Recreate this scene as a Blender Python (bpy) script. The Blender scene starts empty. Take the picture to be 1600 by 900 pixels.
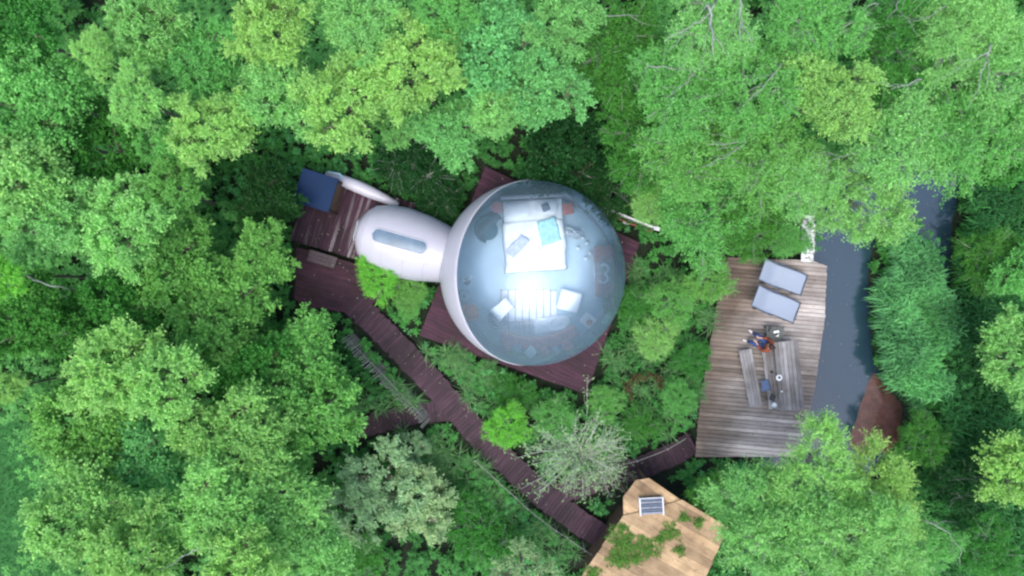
import bpy, bmesh, math, random
import numpy as np
from mathutils import Vector, Matrix

# ------------------------------------------------------------------ camera, world, sun, exposure
H = 28.56            # drone height
FPX = 1142.0         # focal length in photo pixels (1600 wide)
sc = bpy.context.scene
col = sc.collection
cd = bpy.data.cameras.new("camera"); cam = bpy.data.objects.new("camera", cd); col.objects.link(cam)
cam.location = (0, 0, H); cam.rotation_euler = (0, 0, 0)
cd.sensor_width = 36; cd.lens = 36 * FPX / 1600; cd.clip_start = 0.1; cd.clip_end = 2000
sc.camera = cam
SUN_EL, SUN_AZ = math.radians(68), math.radians(200)
w = bpy.data.worlds.new("World"); sc.world = w; w.use_nodes = True
nt = w.node_tree; nt.nodes.clear()
sky = nt.nodes.new("ShaderNodeTexSky"); sky.sky_type = 'NISHITA'; sky.sun_disc = False
sky.sun_elevation = SUN_EL; sky.sun_rotation = SUN_AZ
sky.air_density = 1.0; sky.dust_density = 3.0; sky.ozone_density = 1.0
bg = nt.nodes.new("ShaderNodeBackground"); bg.inputs[1].default_value = 0.15
ow = nt.nodes.new("ShaderNodeOutputWorld")
nt.links.new(sky.outputs[0], bg.inputs[0]); nt.links.new(bg.outputs[0], ow.inputs[0])
sd = bpy.data.lights.new("sun", 'SUN'); sd.energy = 1.0; sd.angle = math.radians(50); sd.color = (1.0, 0.98, 0.95)
sun = bpy.data.objects.new("sun", sd); col.objects.link(sun)
sdir = Vector((math.sin(SUN_AZ) * math.cos(SUN_EL), math.cos(SUN_AZ) * math.cos(SUN_EL), math.sin(SUN_EL)))
sun.rotation_euler = sdir.to_track_quat('Z', 'Y').to_euler()
sc.view_settings.view_transform = 'Standard'; sc.view_settings.look = 'None'
sc.view_settings.exposure = 1.1; sc.view_settings.gamma = 1.0; sc.view_settings.use_curve_mapping = False
sc.cycles.use_denoising = True; sc.cycles.filter_width = 2.4
sc.cycles.max_bounces = 8; sc.cycles.diffuse_bounces = 5; sc.cycles.glossy_bounces = 3
sc.cycles.transmission_bounces = 4; sc.cycles.transparent_max_bounces = 12

R = math.radians
rng = np.random.default_rng(7)
random.seed(11)

def P(px, py, z=0.0):
    k = (H - z) / FPX
    return Vector(((px - 800) * k, (450 - py) * k, z))
def poly(pts, z):
    return [(P(a, b, z).x, P(a, b, z).y) for a, b in pts]
def M(px, z=0.0):            # length in pixels -> metres at height z
    return px * (H - z) / FPX

# ------------------------------------------------------------------ tagging helpers
def tag(o, label=None, cat=None, group=None, kind=None):
    if label: o['label'] = label
    if cat: o['category'] = cat
    if group: o['group'] = group
    if kind: o['kind'] = kind
    return o
def empty(name, loc=(0, 0, 0), rz=0.0, label=None, cat=None, group=None):
    o = bpy.data.objects.new(name, None); col.objects.link(o)
    o.location = loc; o.rotation_euler = (0, 0, rz); o.empty_display_size = 0.2
    return tag(o, label, cat, group)
def link(name, me, mat=None, parent=None, loc=(0, 0, 0), rot=(0, 0, 0), smooth=False):
    o = bpy.data.objects.new(name, me); col.objects.link(o)
    o.location = loc; o.rotation_euler = rot
    if mat and not me.materials: me.materials.append(mat)
    if parent: o.parent = parent
    if smooth: me.polygons.foreach_set('use_smooth', [True] * len(me.polygons))
    return o

class MB:
    """collects verts/faces into one mesh"""
    def __init__(s): s.v = []; s.f = []
    def add(s, v, f):
        n = len(s.v); s.v += [tuple(q) for q in v]; s.f += [tuple(i + n for i in a) for a in f]; return s
    def box(s, c, d, rz=0.0, rx=0.0, ry=0.0, taper=1.0):
        hx, hy, hz = d[0] / 2, d[1] / 2, d[2] / 2
        m = Matrix.Rotation(rz, 3, 'Z') @ Matrix.Rotation(ry, 3, 'Y') @ Matrix.Rotation(rx, 3, 'X')
        vs = []
        for z in (-hz, hz):
            t = taper if z > 0 else 1.0
            for x, y in ((-hx, -hy), (hx, -hy), (hx, hy), (-hx, hy)):
                vs.append(m @ Vector((x * t, y * t, z)) + Vector(c))
        return s.add(vs, [(3, 2, 1, 0), (4, 5, 6, 7), (0, 1, 5, 4), (1, 2, 6, 5), (2, 3, 7, 6), (3, 0, 4, 7)])
    def tube(s, pts, rad, n=6, cap=True):
        pts = [Vector(p) for p in pts]
        if not hasattr(rad, '__len__'): rad = [rad] * len(pts)
        vs = []; fs = []
        ref = None
        for i, p in enumerate(pts):
            t = (pts[min(i + 1, len(pts) - 1)] - pts[max(i - 1, 0)]).normalized()
            if ref is None: ref = t.orthogonal().normalized()
            ref = (ref - t * ref.dot(t)).normalized() if abs(ref.dot(t)) < .999 else t.orthogonal().normalized()
            b = t.cross(ref)
            for k in range(n):
                a = 2 * math.pi * k / n
                vs.append(p + (ref * math.cos(a) + b * math.sin(a)) * rad[i])
        for i in range(len(pts) - 1):
            for k in range(n):
                a, b_ = i * n + k, i * n + (k + 1) % n
                fs.append((a, b_, b_ + n, a + n))
        if cap:
            fs.append(tuple(range(n - 1, -1, -1))); fs.append(tuple(range((len(pts) - 1) * n, len(pts) * n)))
        return s.add(vs, fs)
    def lathe(s, prof, c=(0, 0, 0), n=20):
        vs = []; fs = []
        for r_, z in prof:
            for k in range(n):
                a = 2 * math.pi * k / n; vs.append((c[0] + r_ * math.cos(a), c[1] + r_ * math.sin(a), c[2] + z))
        for i in range(len(prof) - 1):
            for k in range(n):
                a, b_ = i * n + k, i * n + (k + 1) % n
                fs.append((a, b_, b_ + n, a + n))
        fs.append(tuple(range(n - 1, -1, -1))); fs.append(tuple(range((len(prof) - 1) * n, len(prof) * n)))
        return s.add(vs, fs)
    def prism(s, pts, z0, z1):
        n = len(pts)
        a = sum(pts[i][0] * pts[(i + 1) % n][1] - pts[(i + 1) % n][0] * pts[i][1] for i in range(n))
        if a < 0: pts = pts[::-1]
        vs = [(x, y, z0) for x, y in pts] + [(x, y, z1) for x, y in pts]
        fs = [tuple(range(n - 1, -1, -1)), tuple(range(n, 2 * n))]
        fs += [(i, (i + 1) % n, (i + 1) % n + n, i + n) for i in range(n)]
        return s.add(vs, fs)
    def mesh(s, name):
        me = bpy.data.meshes.new(name); me.from_pydata(s.v, [], s.f); me.update(); return me
    def build(s, name, mat, parent=None, loc=(0, 0, 0), rot=(0, 0, 0), bevel=0.0, smooth=False, seg=2, sub=0):
        me = s.mesh(name)
        o = link(name, me, mat, parent, loc, rot, smooth)
        if bevel:
            b = o.modifiers.new('bevel', 'BEVEL'); b.width = bevel; b.segments = seg; b.limit_method = 'ANGLE'; b.angle_limit = R(35)
        if sub:
            m = o.modifiers.new('sub', 'SUBSURF'); m.levels = sub; m.render_levels = sub
        return o

def clip(pts, nx, ny, d):        # keep nx*x+ny*y <= d
    out = []
    for i in range(len(pts)):
        a, b = pts[i], pts[(i + 1) % len(pts)]
        da, db = nx * a[0] + ny * a[1] - d, nx * b[0] + ny * b[1] - d
        if da <= 0: out.append(a)
        if (da < 0 < db) or (db < 0 < da):
            t = da / (da - db); out.append((a[0] + (b[0] - a[0]) * t, a[1] + (b[1] - a[1]) * t))
    return out
def inside(x, y, pts):           # vectorised point in polygon
    r = np.zeros(np.shape(x), bool); n = len(pts)
    for i in range(n):
        x0, y0 = pts[i]; x1, y1 = pts[(i + 1) % n]
        c = ((y0 > y) != (y1 > y))
        with np.errstate(divide='ignore', invalid='ignore'):
            xi = (x1 - x0) * (y - y0) / ((y1 - y0) if y1 != y0 else 1e-9) + x0
        r ^= c & (x < xi)
    return r
def polydist(x, y, pts):         # distance to polygon outline
    d = np.full(np.shape(x), 1e9); n = len(pts)
    for i in range(n):
        x0, y0 = pts[i]; x1, y1 = pts[(i + 1) % n]
        dx, dy = x1 - x0, y1 - y0; L = dx * dx + dy * dy + 1e-12
        t = np.clip(((x - x0) * dx + (y - y0) * dy) / L, 0, 1)
        d = np.minimum(d, np.hypot(x - x0 - t * dx, y - y0 - t * dy))
    return d

# ------------------------------------------------------------------ materials
def newmat(name):
    m = bpy.data.materials.new(name); m.use_nodes = True; t = m.node_tree; t.nodes.clear()
    o = t.nodes.new("ShaderNodeOutputMaterial"); return m, t, o
def N(t, typ, **kw):
    n = t.nodes.new(typ)
    for k, v in kw.items():
        if k.startswith('i_'): n.inputs[k[2:].replace('_', ' ')].default_value = v
        else: setattr(n, k, v)
    return n
def c4(c): return (c[0], c[1], c[2], 1.0)
def mixc(t, fac, a, b, mode='MIX'):
    n = t.nodes.new("ShaderNodeMix"); n.data_type = 'RGBA'; n.blend_type = mode
    for s, v in ((n.inputs[0], fac), (n.inputs[6], a), (n.inputs[7], b)):
        if hasattr(v, 'is_output'): t.links.new(v, s)
        elif isinstance(v, (int, float)): s.default_value = v
        else: s.default_value = c4(v)
    return n.outputs[2]
def ramp(t, src, stops):
    n = t.nodes.new("ShaderNodeValToRGB"); e = n.color_ramp.elements
    e[0].position, e[0].color = stops[0][0], c4(stops[0][1]); e[1].position, e[1].color = stops[-1][0], c4(stops[-1][1])
    for p, c in stops[1:-1]:
        q = e.new(p); q.color = c4(c)
    t.links.new(src, n.inputs[0]); return n.outputs[0]
def noise(t, vec, scale, detail=4, rough=0.6):
    n = N(t, "ShaderNodeTexNoise"); n.inputs['Scale'].default_value = scale; n.inputs['Detail'].default_value = detail
    n.inputs['Roughness'].default_value = rough
    if vec: t.links.new(vec, n.inputs['Vector'])
    return n.outputs['Fac']
def simple(name, c, rough=0.6, var=0.25, scale=6.0, bump=0.15, metal=0.0, spec=0.5, sheen=0.0):
    m, t, o = newmat(name)
    tc = N(t, "ShaderNodeTexCoord"); f = noise(t, tc.outputs['Object'], scale, 6)
    lo = tuple(x * (1 - var) for x in c); hi = tuple(min(1, x * (1 + var)) for x in c)
    cr = ramp(t, f, [(0.3, lo), (0.7, hi)])
    p = N(t, "ShaderNodeBsdfPrincipled"); t.links.new(cr, p.inputs['Base Color'])
    p.inputs['Roughness'].default_value = rough; p.inputs['Metallic'].default_value = metal
    p.inputs['Specular IOR Level'].default_value = spec; p.inputs['Sheen Weight'].default_value = sheen
    b = N(t, "ShaderNodeBump"); b.inputs['Strength'].default_value = bump; b.inputs['Distance'].default_value = 0.02
    t.links.new(noise(t, tc.outputs['Object'], scale * 6, 4), b.inputs['Height']); t.links.new(b.outputs[0], p.inputs['Normal'])
    t.links.new(p.outputs[0], o.inputs[0]); return m
def wood(name, ang, dark, mid, light, stain_scale=0.7, rough=0.75, bump=0.3, stain_lo=0.35, stain_hi=0.65, wet=0.0, bleach=False):
    """boards: grain runs along world angle `ang`; each board has its own tint, wear stains run over all of them"""
    m, t, o = newmat(name)
    g = N(t, "ShaderNodeNewGeometry"); oi = N(t, "ShaderNodeObjectInfo")
    mp = N(t, "ShaderNodeMapping"); mp.vector_type = 'TEXTURE'; mp.inputs['Rotation'].default_value = (0, 0, ang); mp.inputs['Scale'].default_value = (9.0, 1.0, 1.0)
    t.links.new(g.outputs['Position'], mp.inputs['Vector'])
    ad = N(t, "ShaderNodeVectorMath", operation='ADD'); cm = N(t, "ShaderNodeCombineXYZ")
    mu = N(t, "ShaderNodeMath", operation='MULTIPLY'); mu.inputs[1].default_value = 37.0
    t.links.new(oi.outputs['Random'], mu.inputs[0]); t.links.new(mu.outputs[0], cm.inputs[0])
    t.links.new(mp.outputs[0], ad.inputs[0]); t.links.new(cm.outputs[0], ad.inputs[1])
    grain = noise(t, ad.outputs[0], 14.0, 6, 0.7)
    stain = noise(t, g.outputs['Position'], stain_scale, 5, 0.6)
    a = ramp(t, grain, [(0.32, dark), (0.5, mid), (0.72, light)])
    r = ramp(t, oi.outputs['Random'], [(0, (0.66, 0.65, 0.64)), (0.5, (0.97, 0.97, 0.97)), (1, (1.26, 1.25, 1.24))])
    a2 = mixc(t, 1.0, a, r, 'MULTIPLY')
    sr = ramp(t, stain, [(stain_lo, (0.62, 0.58, 0.55)), (stain_hi, (1.30, 1.32, 1.34))])
    a3 = mixc(t, 1.0, a2, sr, 'MULTIPLY')
    if bleach:   # boards worn pale by feet and weather towards the water side
        sx = N(t, "ShaderNodeSeparateXYZ"); t.links.new(g.outputs['Position'], sx.inputs[0])
        m1 = N(t, "ShaderNodeMath", operation='MULTIPLY_ADD'); t.links.new(sx.outputs[0], m1.inputs[0]); m1.inputs[1].default_value = .42; m1.inputs[2].default_value = -4.17
        m2 = N(t, "ShaderNodeMath", operation='MULTIPLY_ADD'); t.links.new(sx.outputs[1], m2.inputs[0]); m2.inputs[1].default_value = -.10; t.links.new(m1.outputs[0], m2.inputs[2])
        m3 = N(t, "ShaderNodeMath", operation='MULTIPLY_ADD'); t.links.new(noise(t, mp.outputs[0], .9, 5), m3.inputs[0]); m3.inputs[1].default_value = 1.5; t.links.new(m2.outputs[0], m3.inputs[2])
        a3 = mixc(t, 1.0, a3, ramp(t, m3.outputs[0], [(0.30, (1.02, .93, .86)), (0.65, (1.25, 1.25, 1.25)), (1.0, (2.1, 2.2, 2.35))]), 'MULTIPLY')
    p = N(t, "ShaderNodeBsdfPrincipled"); t.links.new(a3, p.inputs['Base Color']); p.inputs['Roughness'].default_value = rough
    if wet:      # damp boards: glossier where water stands on them
        wn = noise(t, ad.outputs[0], 1.3, 4, 0.6); wr = N(t, "ShaderNodeMapRange"); t.links.new(wn, wr.inputs[0])
        wr.inputs[1].default_value = wet - .03; wr.inputs[2].default_value = wet + .06; wr.inputs[3].default_value = rough; wr.inputs[4].default_value = .12; t.links.new(wr.outputs[0], p.inputs['Roughness'])
        w2 = N(t, "ShaderNodeMapRange"); t.links.new(wn, w2.inputs[0]); w2.inputs[1].default_value = wet - .03; w2.inputs[2].default_value = wet + .06; w2.inputs[3].default_value = .4; w2.inputs[4].default_value = 1.0; t.links.new(w2.outputs[0], p.inputs['Specular IOR Level'])
    b = N(t, "ShaderNodeBump"); b.inputs['Strength'].default_value = bump; b.inputs['Distance'].default_value = 0.01
    t.links.new(grain, b.inputs['Height']); t.links.new(b.outputs[0], p.inputs['Normal'])
    t.links.new(p.outputs[0], o.inputs[0]); return m
def leafmat(name, base=None, var=0.35, trans=0.28, rough=0.5):
    """leaf: colour comes from the object's own colour (species), each leaf with its own tint"""
    m, t, o = newmat(name)
    at = N(t, "ShaderNodeAttribute"); at.attribute_name = 'tint'
    if base is None:
        oi = N(t, "ShaderNodeObjectInfo"); bc = oi.outputs['Color']
    else:
        rg = N(t, "ShaderNodeRGB"); rg.outputs[0].default_value = c4(base); bc = rg.outputs[0]
    k = ramp(t, at.outputs['Fac'], [(0.0, (1 - var * 1.2, 1 - var, 1 - var * 1.0)), (0.5, (1, 1, 1)), (0.92, (1 + var * 1.05, 1 + var, 1 + var * .7)), (1.0, (1.7, 1.45, 1.2))])
    c = mixc(t, 1.0, bc, k, 'MULTIPLY')
    d = N(t, "ShaderNodeBsdfPrincipled"); d.inputs['Roughness'].default_value = rough; d.inputs['Specular IOR Level'].default_value = 0.22
    t.links.new(c, d.inputs['Base Color'])
    tr = N(t, "ShaderNodeBsdfTranslucent"); c2 = mixc(t, 1.0, c, (1.0, 1.15, 0.75), 'MULTIPLY'); t.links.new(c2, tr.inputs[0])
    mx = N(t, "ShaderNodeMixShader"); mx.inputs[0].default_value = trans
    t.links.new(d.outputs[0], mx.inputs[1]); t.links.new(tr.outputs[0], mx.inputs[2]); t.links.new(mx.outputs[0], o.inputs[0])
    return m

MAT = {}
MAT['leaf'] = leafmat('leaf')
MAT['bark'] = simple('bark', (0.17, 0.15, 0.12), 0.9, 0.4, 12, 0.6)
MAT['dead_bark'] = simple('dead_bark', (0.26, 0.30, 0.25), 0.9, 0.3, 12, 0.4)
MAT['pale_bark'] = simple('pale_bark', (0.40, 0.45, 0.36), 0.9, 0.3, 12, 0.4)
MAT['deck'] = wood('maroon_decking', R(73), (0.018, 0.005, 0.012), (0.036, 0.0115, 0.024), (0.066, 0.030, 0.056), wet=.58)
MAT['deck_dome'] = wood('maroon_decking_dome', R(-25), (0.018, 0.004, 0.010), (0.042, 0.010, 0.024), (0.080, 0.027, 0.053))
MAT['deck_low'] = wood('maroon_decking_low', R(-17), (0.022, 0.005, 0.011), (0.050, 0.013, 0.026), (0.075, 0.028, 0.045))
MAT['deck_walk'] = wood('maroon_boardwalk', R(48), (0.022, 0.008, 0.015), (0.042, 0.017, 0.029), (0.066, 0.034, 0.052))
MAT['terrace'] = wood('weathered_terrace', R(-5), (0.120, 0.097, 0.080), (0.168, 0.141, 0.120), (0.215, 0.188, 0.165), 0.30, stain_lo=0.40, stain_hi=0.60, bleach=True)
MAT['table'] = wood('grey_table_wood', R(82), (0.215, 0.200, 0.192), (0.26, 0.245, 0.238), (0.31, 0.296, 0.29), 0.9)
MAT['step'] = simple('step_wood', (0.10, 0.075, 0.08), 0.8, 0.3, 8, 0.3)
MAT['joist'] = simple('joist', (0.05, 0.03, 0.028), 0.85)
MAT['roof'] = wood('tan_roof_boards', R(-30), (0.29, 0.19, 0.095), (0.35, 0.24, 0.13), (0.40, 0.285, 0.165), 0.9)
MAT['hutwall'] = simple('hut_wall', (0.13, 0.08, 0.05), 0.85, 0.3, 4)
MAT['white'] = simple('white_membrane', (0.47, 0.465, 0.53), 0.35, 0.03, 0.8, 0.03)
MAT['navy'] = simple('navy_sheet', (0.008, 0.026, 0.075), 0.6, 0.12, 1.5, 0.05, spec=0.15)
MAT['fabric_white'] = simple('white_fabric', (0.90, 0.90, 0.90), 0.9, 0.04, 3, 0.4, sheen=0.2)
MAT['turq'] = simple('turquoise_throw', (0.42, 0.76, 0.74), 0.9, 0.25, 6, 0.4)
MAT['sling'] = simple('grey_sling', (0.30, 0.35, 0.44), 0.8, 0.05, 40, 0.1)
MAT['dark'] = simple('dark_metal', (0.035, 0.035, 0.04), 0.5, 0.2)
MAT['teal'] = simple('teal_upholstery', (0.015, 0.075, 0.105), 0.85, 0.25, 8, 0.3)
MAT['rust'] = simple('rust_upholstery', (0.70, 0.17, 0.05), 0.85, 0.25, 8, 0.3)
MAT['grey'] = simple('grey_fabric', (0.34, 0.37, 0.42), 0.85, 0.15, 8, 0.3)
MAT['pink'] = simple('dusty_pink_fabric', (0.62, 0.22, 0.20), 0.85, 0.25, 8, 0.3)
MAT['brown'] = simple('brown_wood', (0.26, 0.085, 0.05), 0.55, 0.3, 5, 0.2)
MAT['floor'] = simple('dome_floor', (0.44, 0.58, 0.68), 0.5, 0.06, 2, 0.05)
MAT['metalw'] = simple('white_painted_metal', (0.72, 0.73, 0.75), 0.4, 0.1)
MAT['slate'] = simple('slate_grey', (0.09, 0.12, 0.17), 0.5, 0.2)
MAT['stick'] = simple('dry_sticks', (0.40, 0.42, 0.34), 0.9, 0.3)
MAT['rope'] = simple('weathered_rail', (0.26, 0.25, 0.23), 0.9, 0.3)
MAT['glassware'] = simple('clear_glassware', (0.75, 0.82, 0.85), 0.1, 0.05)

# ------------------------------------------------------------------ layout outlines (photo pixels)
ZD, ZT, ZW = 0.5, 0.45, -0.30      # dome deck, terrace, water
POLY_DOMEDECK = poly([(758, 259), (1000, 380), (916, 616), (655, 524)], ZD)
POLY_ENTRY = poly([(484, 268), (650, 318), (620, 425), (453, 374)], ZD)
POLY_ENTRY2 = poly([(463, 386), (600, 424), (590, 470), (560, 490), (478, 480), (460, 466)], ZD - 0.17)
POLY_TERR = poly([(1137, 402), (1270, 407), (1292, 416), (1289, 495), (1273, 610), (1262, 660), (1246, 714), (1086, 714), (1092, 640), (1105, 560), (1120, 478)], ZT)
WALK_MAIN = [(548, 470), (592, 512), (645, 566), (700, 625), (757, 690), (803, 733), (852, 777), (905, 815), (950, 845)]
WALK_WEST = [(712, 640), (660, 646), (610, 656), (548, 672)]
WALK_EAST = [(868, 774), (915, 757), (965, 741), (1010, 728), (1050, 711), (1089, 688)]
STREAM = poly([(1272, 300), (1268, 400), (1215, 480), (1205, 600), (1190, 720), (1215, 800), (1310, 810), (1350, 750), (1398, 690), (1402, 640), (1384, 606), (1364, 560), (1358, 500),
               (1355, 430), (1362, 385), (1390, 352), (1425, 345), (1445, 378), (1462, 420), (1468, 470), (1484, 476), (1483, 410), (1486, 350), (1500, 290), (1500, 248), (1430, 232), (1350, 250), (1288, 268)], ZW)
ROOF_MAIN = [(974, 806), (1066, 781), (1138, 824), (1090, 930), (892, 930), (918, 885)]
ROOF_PORCH = [(974, 812), (974, 776), (993, 750), (1013, 746), (1080, 792)]

# ------------------------------------------------------------------ ground
def smoothnoise(x, y, seed, f):
    r = np.random.default_rng(seed); v = np.zeros_like(x)
    for i in range(7):
        a = r.uniform(0, 2 * math.pi); k = f * r.uniform(0.5, 1.9); p = r.uniform(0, 6.28)
        v = v + np.sin((x * math.cos(a) + y * math.sin(a)) * k + p + 1.3 * np.sin((x * math.sin(a) - y * math.cos(a)) * k * .7 + p * 2))
    return v / 7 * 1.8            # about -1..1
def ground_z(x, y):
    ins = inside(x, y, STREAM); d = polydist(x, y, STREAM)
    z = 0.10 * smoothnoise(x, y, 3, 0.5)
    z = np.where(ins, -0.30 - np.minimum(d * 0.9, 0.9), np.where(d < 0.6, -0.30 + (z + 0.30) * d / 0.6, z))
    return z
def axis(lo, hi, step, far):
    a = list(np.arange(lo, hi + 1e-6, step)); s = step; e = []; v = hi
    while v < far: s *= 1.35; v += s; e.append(v)
    s = step; b = []; v = lo
    while v > -far: s *= 1.35; v -= s; b.append(v)
    return np.array(b[::-1] + a + e)
gx, gy = axis(-26, 26, 0.2, 600), axis(-16, 16, 0.2, 600)
X, Y = np.meshgrid(gx, gy); Z = ground_z(X, Y)
nx, ny = len(gx), len(gy)
idx = np.arange(nx * ny).reshape(ny, nx)
fa = np.stack([idx[:-1, :-1], idx[:-1, 1:], idx[1:, 1:], idx[1:, :-1]], -1).reshape(-1, 4)
def npmesh(name, verts, faces, smooth=False, tint=None):
    me = bpy.data.meshes.new(name); k = faces.shape[1]
    me.vertices.add(len(verts)); me.vertices.foreach_set('co', np.ascontiguousarray(verts, dtype=np.float32).ravel())
    me.loops.add(faces.size); me.loops.foreach_set('vertex_index', np.ascontiguousarray(faces, dtype=np.int32).ravel())
    me.polygons.add(len(faces)); me.polygons.foreach_set('loop_start', np.arange(0, faces.size, k, dtype=np.int32))
    me.update(calc_edges=True)
    if smooth: me.polygons.foreach_set('use_smooth', np.ones(len(faces), bool))
    if tint is not None:
        at = me.attributes.new('tint', 'FLOAT', 'FACE'); at.data.foreach_set('value', tint.astype(np.float32))
    return me
def ground_mat():
    m, t, o = newmat('forest_soil')
    g = N(t, "ShaderNodeNewGeometry")
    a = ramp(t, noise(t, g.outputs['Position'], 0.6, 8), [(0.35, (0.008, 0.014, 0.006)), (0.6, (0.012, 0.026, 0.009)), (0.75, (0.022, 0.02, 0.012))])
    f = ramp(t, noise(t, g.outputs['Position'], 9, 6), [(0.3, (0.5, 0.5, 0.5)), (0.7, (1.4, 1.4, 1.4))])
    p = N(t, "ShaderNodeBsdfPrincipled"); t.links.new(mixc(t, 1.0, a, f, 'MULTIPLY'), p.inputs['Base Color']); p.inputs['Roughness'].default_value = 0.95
    b = N(t, "ShaderNodeBump"); b.inputs['Strength'].default_value = 0.6; b.inputs['Distance'].default_value = 0.05
    t.links.new(noise(t, g.outputs['Position'], 14, 6), b.inputs['Height']); t.links.new(b.outputs[0], p.inputs['Normal'])
    t.links.new(p.outputs[0], o.inputs[0]); return m
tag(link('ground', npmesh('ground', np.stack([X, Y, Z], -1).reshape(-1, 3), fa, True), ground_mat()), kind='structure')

# water
def water_mat():
    m, t, o = newmat('stream_water')
    g = N(t, "ShaderNodeNewGeometry")
    p = N(t, "ShaderNodeBsdfPrincipled"); p.inputs['Base Color'].default_value = (0.020, 0.046, 0.068, 1)
    p.inputs['Roughness'].default_value = 0.08; p.inputs['IOR'].default_value = 1.92
    b = N(t, "ShaderNodeBump"); b.inputs['Strength'].default_value = 0.12; b.inputs['Distance'].default_value = 0.03
    t.links.new(noise(t, g.outputs['Position'], 2.2, 3), b.inputs['Height']); t.links.new(b.outputs[0], p.inputs['Normal'])
    t.links.new(p.outputs[0], o.inputs[0]); return m
wb = MB(); xs = [s[0] for s in STREAM]; ys = [s[1] for s in STREAM]
wb.add([(min(xs) - .3, min(ys) - .3, ZW), (max(xs) + .3, min(ys) - .3, ZW), (max(xs) + .3, max(ys) + .3, ZW), (min(xs) - .3, max(ys) + .3, ZW)], [(0, 1, 2, 3)])
tag(wb.build('stream_water', water_mat()), kind='structure')
# red-brown mud shoal
def disc_mesh(pts, zf, res=0.12):
    xs = [p[0] for p in pts]; ys = [p[1] for p in pts]
    ax, ay = np.arange(min(xs), max(xs), res), np.arange(min(ys), max(ys), res)
    A, B = np.meshgrid(ax, ay); I = inside(A, B, pts); zz = zf(A, B)
    id_ = np.arange(A.size).reshape(A.shape)
    q = np.stack([id_[:-1, :-1], id_[:-1, 1:], id_[1:, 1:], id_[1:, :-1]], -1)
    ok = I[:-1, :-1] & I[:-1, 1:] & I[1:, 1:] & I[1:, :-1]
    f = q[ok]; used, inv = np.unique(f, return_inverse=True)
    return np.stack([A, B, zz], -1).reshape(-1, 3)[used], inv.reshape(f.shape)
MUD = poly([(1322, 668), (1338, 625), (1362, 572), (1388, 590), (1425, 615), (1434, 660), (1420, 715), (1340, 725), (1318, 700)], ZW)
def mudz(a, b):
    d = polydist(a, b, MUD); return ZW - 0.06 + np.minimum(d * 0.22, 0.20) + 0.03 * smoothnoise(a, b, 9, 2.5)
v, f = disc_mesh(MUD, mudz, 0.08)
tag(link('mud_bank', npmesh('mud_bank', v, f, True), simple('red_mud', (0.095, 0.036, 0.028), 0.45, 0.55, 3.5, 0.9)), kind='structure')
# lawn in the near-left corner
LAWN = poly([(-160, 620), (30, 645), (70, 700), (70, 780), (95, 860), (110, 960), (110, 1100), (-200, 1100)], 0)
v, f = disc_mesh(LAWN, lambda a, b: ground_z(a, b) + 0.006, 0.2)
tag(link('lawn', npmesh('lawn', v, f, True), simple('lawn_turf', (0.03, 0.14, 0.03), 0.95, 0.3, 1.0, 0.5)), kind='structure')

# ------------------------------------------------------------------ decks built board by board
def deck(name, pts, z, ang, bw, gap, mat, parent, th=0.035, jit=0.003, piece='plank'):
    """boards run along angle ang (world); pts convex outline"""
    ux, uy = math.cos(ang), math.sin(ang); px, py = -uy, ux
    pr = [px * a + py * b for a, b in pts]; lo, hi = min(pr), max(pr)
    k = lo; n = 0; r = random.Random(len(name))
    while k < hi:
        q = clip(clip(pts, px, py, k + bw - gap), -px, -py, -k)
        if len(q) >= 3:
            # ragged board ends
            dz = r.uniform(-jit, jit)
            area = abs(sum(q[i][0] * q[(i + 1) % len(q)][1] - q[(i + 1) % len(q)][0] * q[i][1] for i in range(len(q)))) / 2
            if area > 0.01:
                cx = sum(a for a, b in q) / len(q); cy = sum(b for a, b in q) / len(q)
                e = r.uniform(-0.02, 0.015)
                L = [ux * (a - cx) + uy * (b - cy) for a, b in q]
                q = [(a + ux * e * (1 if l > 0 else -1) - cx, b + uy * e * (1 if l > 0 else -1) - cy) for (a, b), l in zip(q, L)]
                MB().prism(q, -th, dz).build(piece, mat, parent, loc=(cx - parent.location.x, cy - parent.location.y, z - parent.location.z)); n += 1
        k += bw
    return n
def inset(pts, d):
    cx = sum(a for a, b in pts) / len(pts); cy = sum(b for a, b in pts) / len(pts)
    return [(a + (cx - a) * d, b + (cy - b) * d) for a, b in pts]
def substructure(pts, z, parent, posts):
    MB().prism(inset(pts, 0.03), -0.17, -0.045).build('joist_frame', MAT['joist'], parent, loc=(-parent.location.x, -parent.location.y, z - parent.location.z))
    for (a, b) in posts:
        zg = -0.9
        MB().box((0, 0, (z - 0.16 + zg) / 2), (0.14, 0.14, z - 0.16 - zg)).build('post', MAT['joist'], parent, loc=(a - parent.location.x, b - parent.location.y, -parent.location.z))
def cen(pts, z): return (sum(a for a, b in pts) / len(pts), sum(b for a, b in pts) / len(pts), z)

dd = empty('dome_deck', cen(POLY_DOMEDECK, 0), 0, 'square maroon plank deck under the large clear bubble', 'deck')
deck('dome_deck', POLY_DOMEDECK, ZD, R(-25), 0.145, 0.009, MAT['deck_dome'], dd)
substructure(POLY_DOMEDECK, ZD, dd, inset(POLY_DOMEDECK, 0.1))
ed = empty('entrance_deck', cen(POLY_ENTRY, 0), 0, 'maroon plank deck between the navy square roof and the white tunnel', 'deck')
deck('entrance', POLY_ENTRY, ZD, R(73), 0.145, 0.008, MAT['deck'], ed)
substructure(POLY_ENTRY, ZD, ed, inset(POLY_ENTRY, 0.1))
ld = empty('lower_deck', cen(POLY_ENTRY2, 0), 0, 'small lower maroon deck where the boardwalk begins, beside the bright shrub', 'deck')
deck('lower', POLY_ENTRY2, ZD - 0.17, R(-17), 0.145, 0.008, MAT['deck_low'], ld)
substructure(POLY_ENTRY2, ZD - 0.17, ld, inset(POLY_ENTRY2, 0.15))
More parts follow.
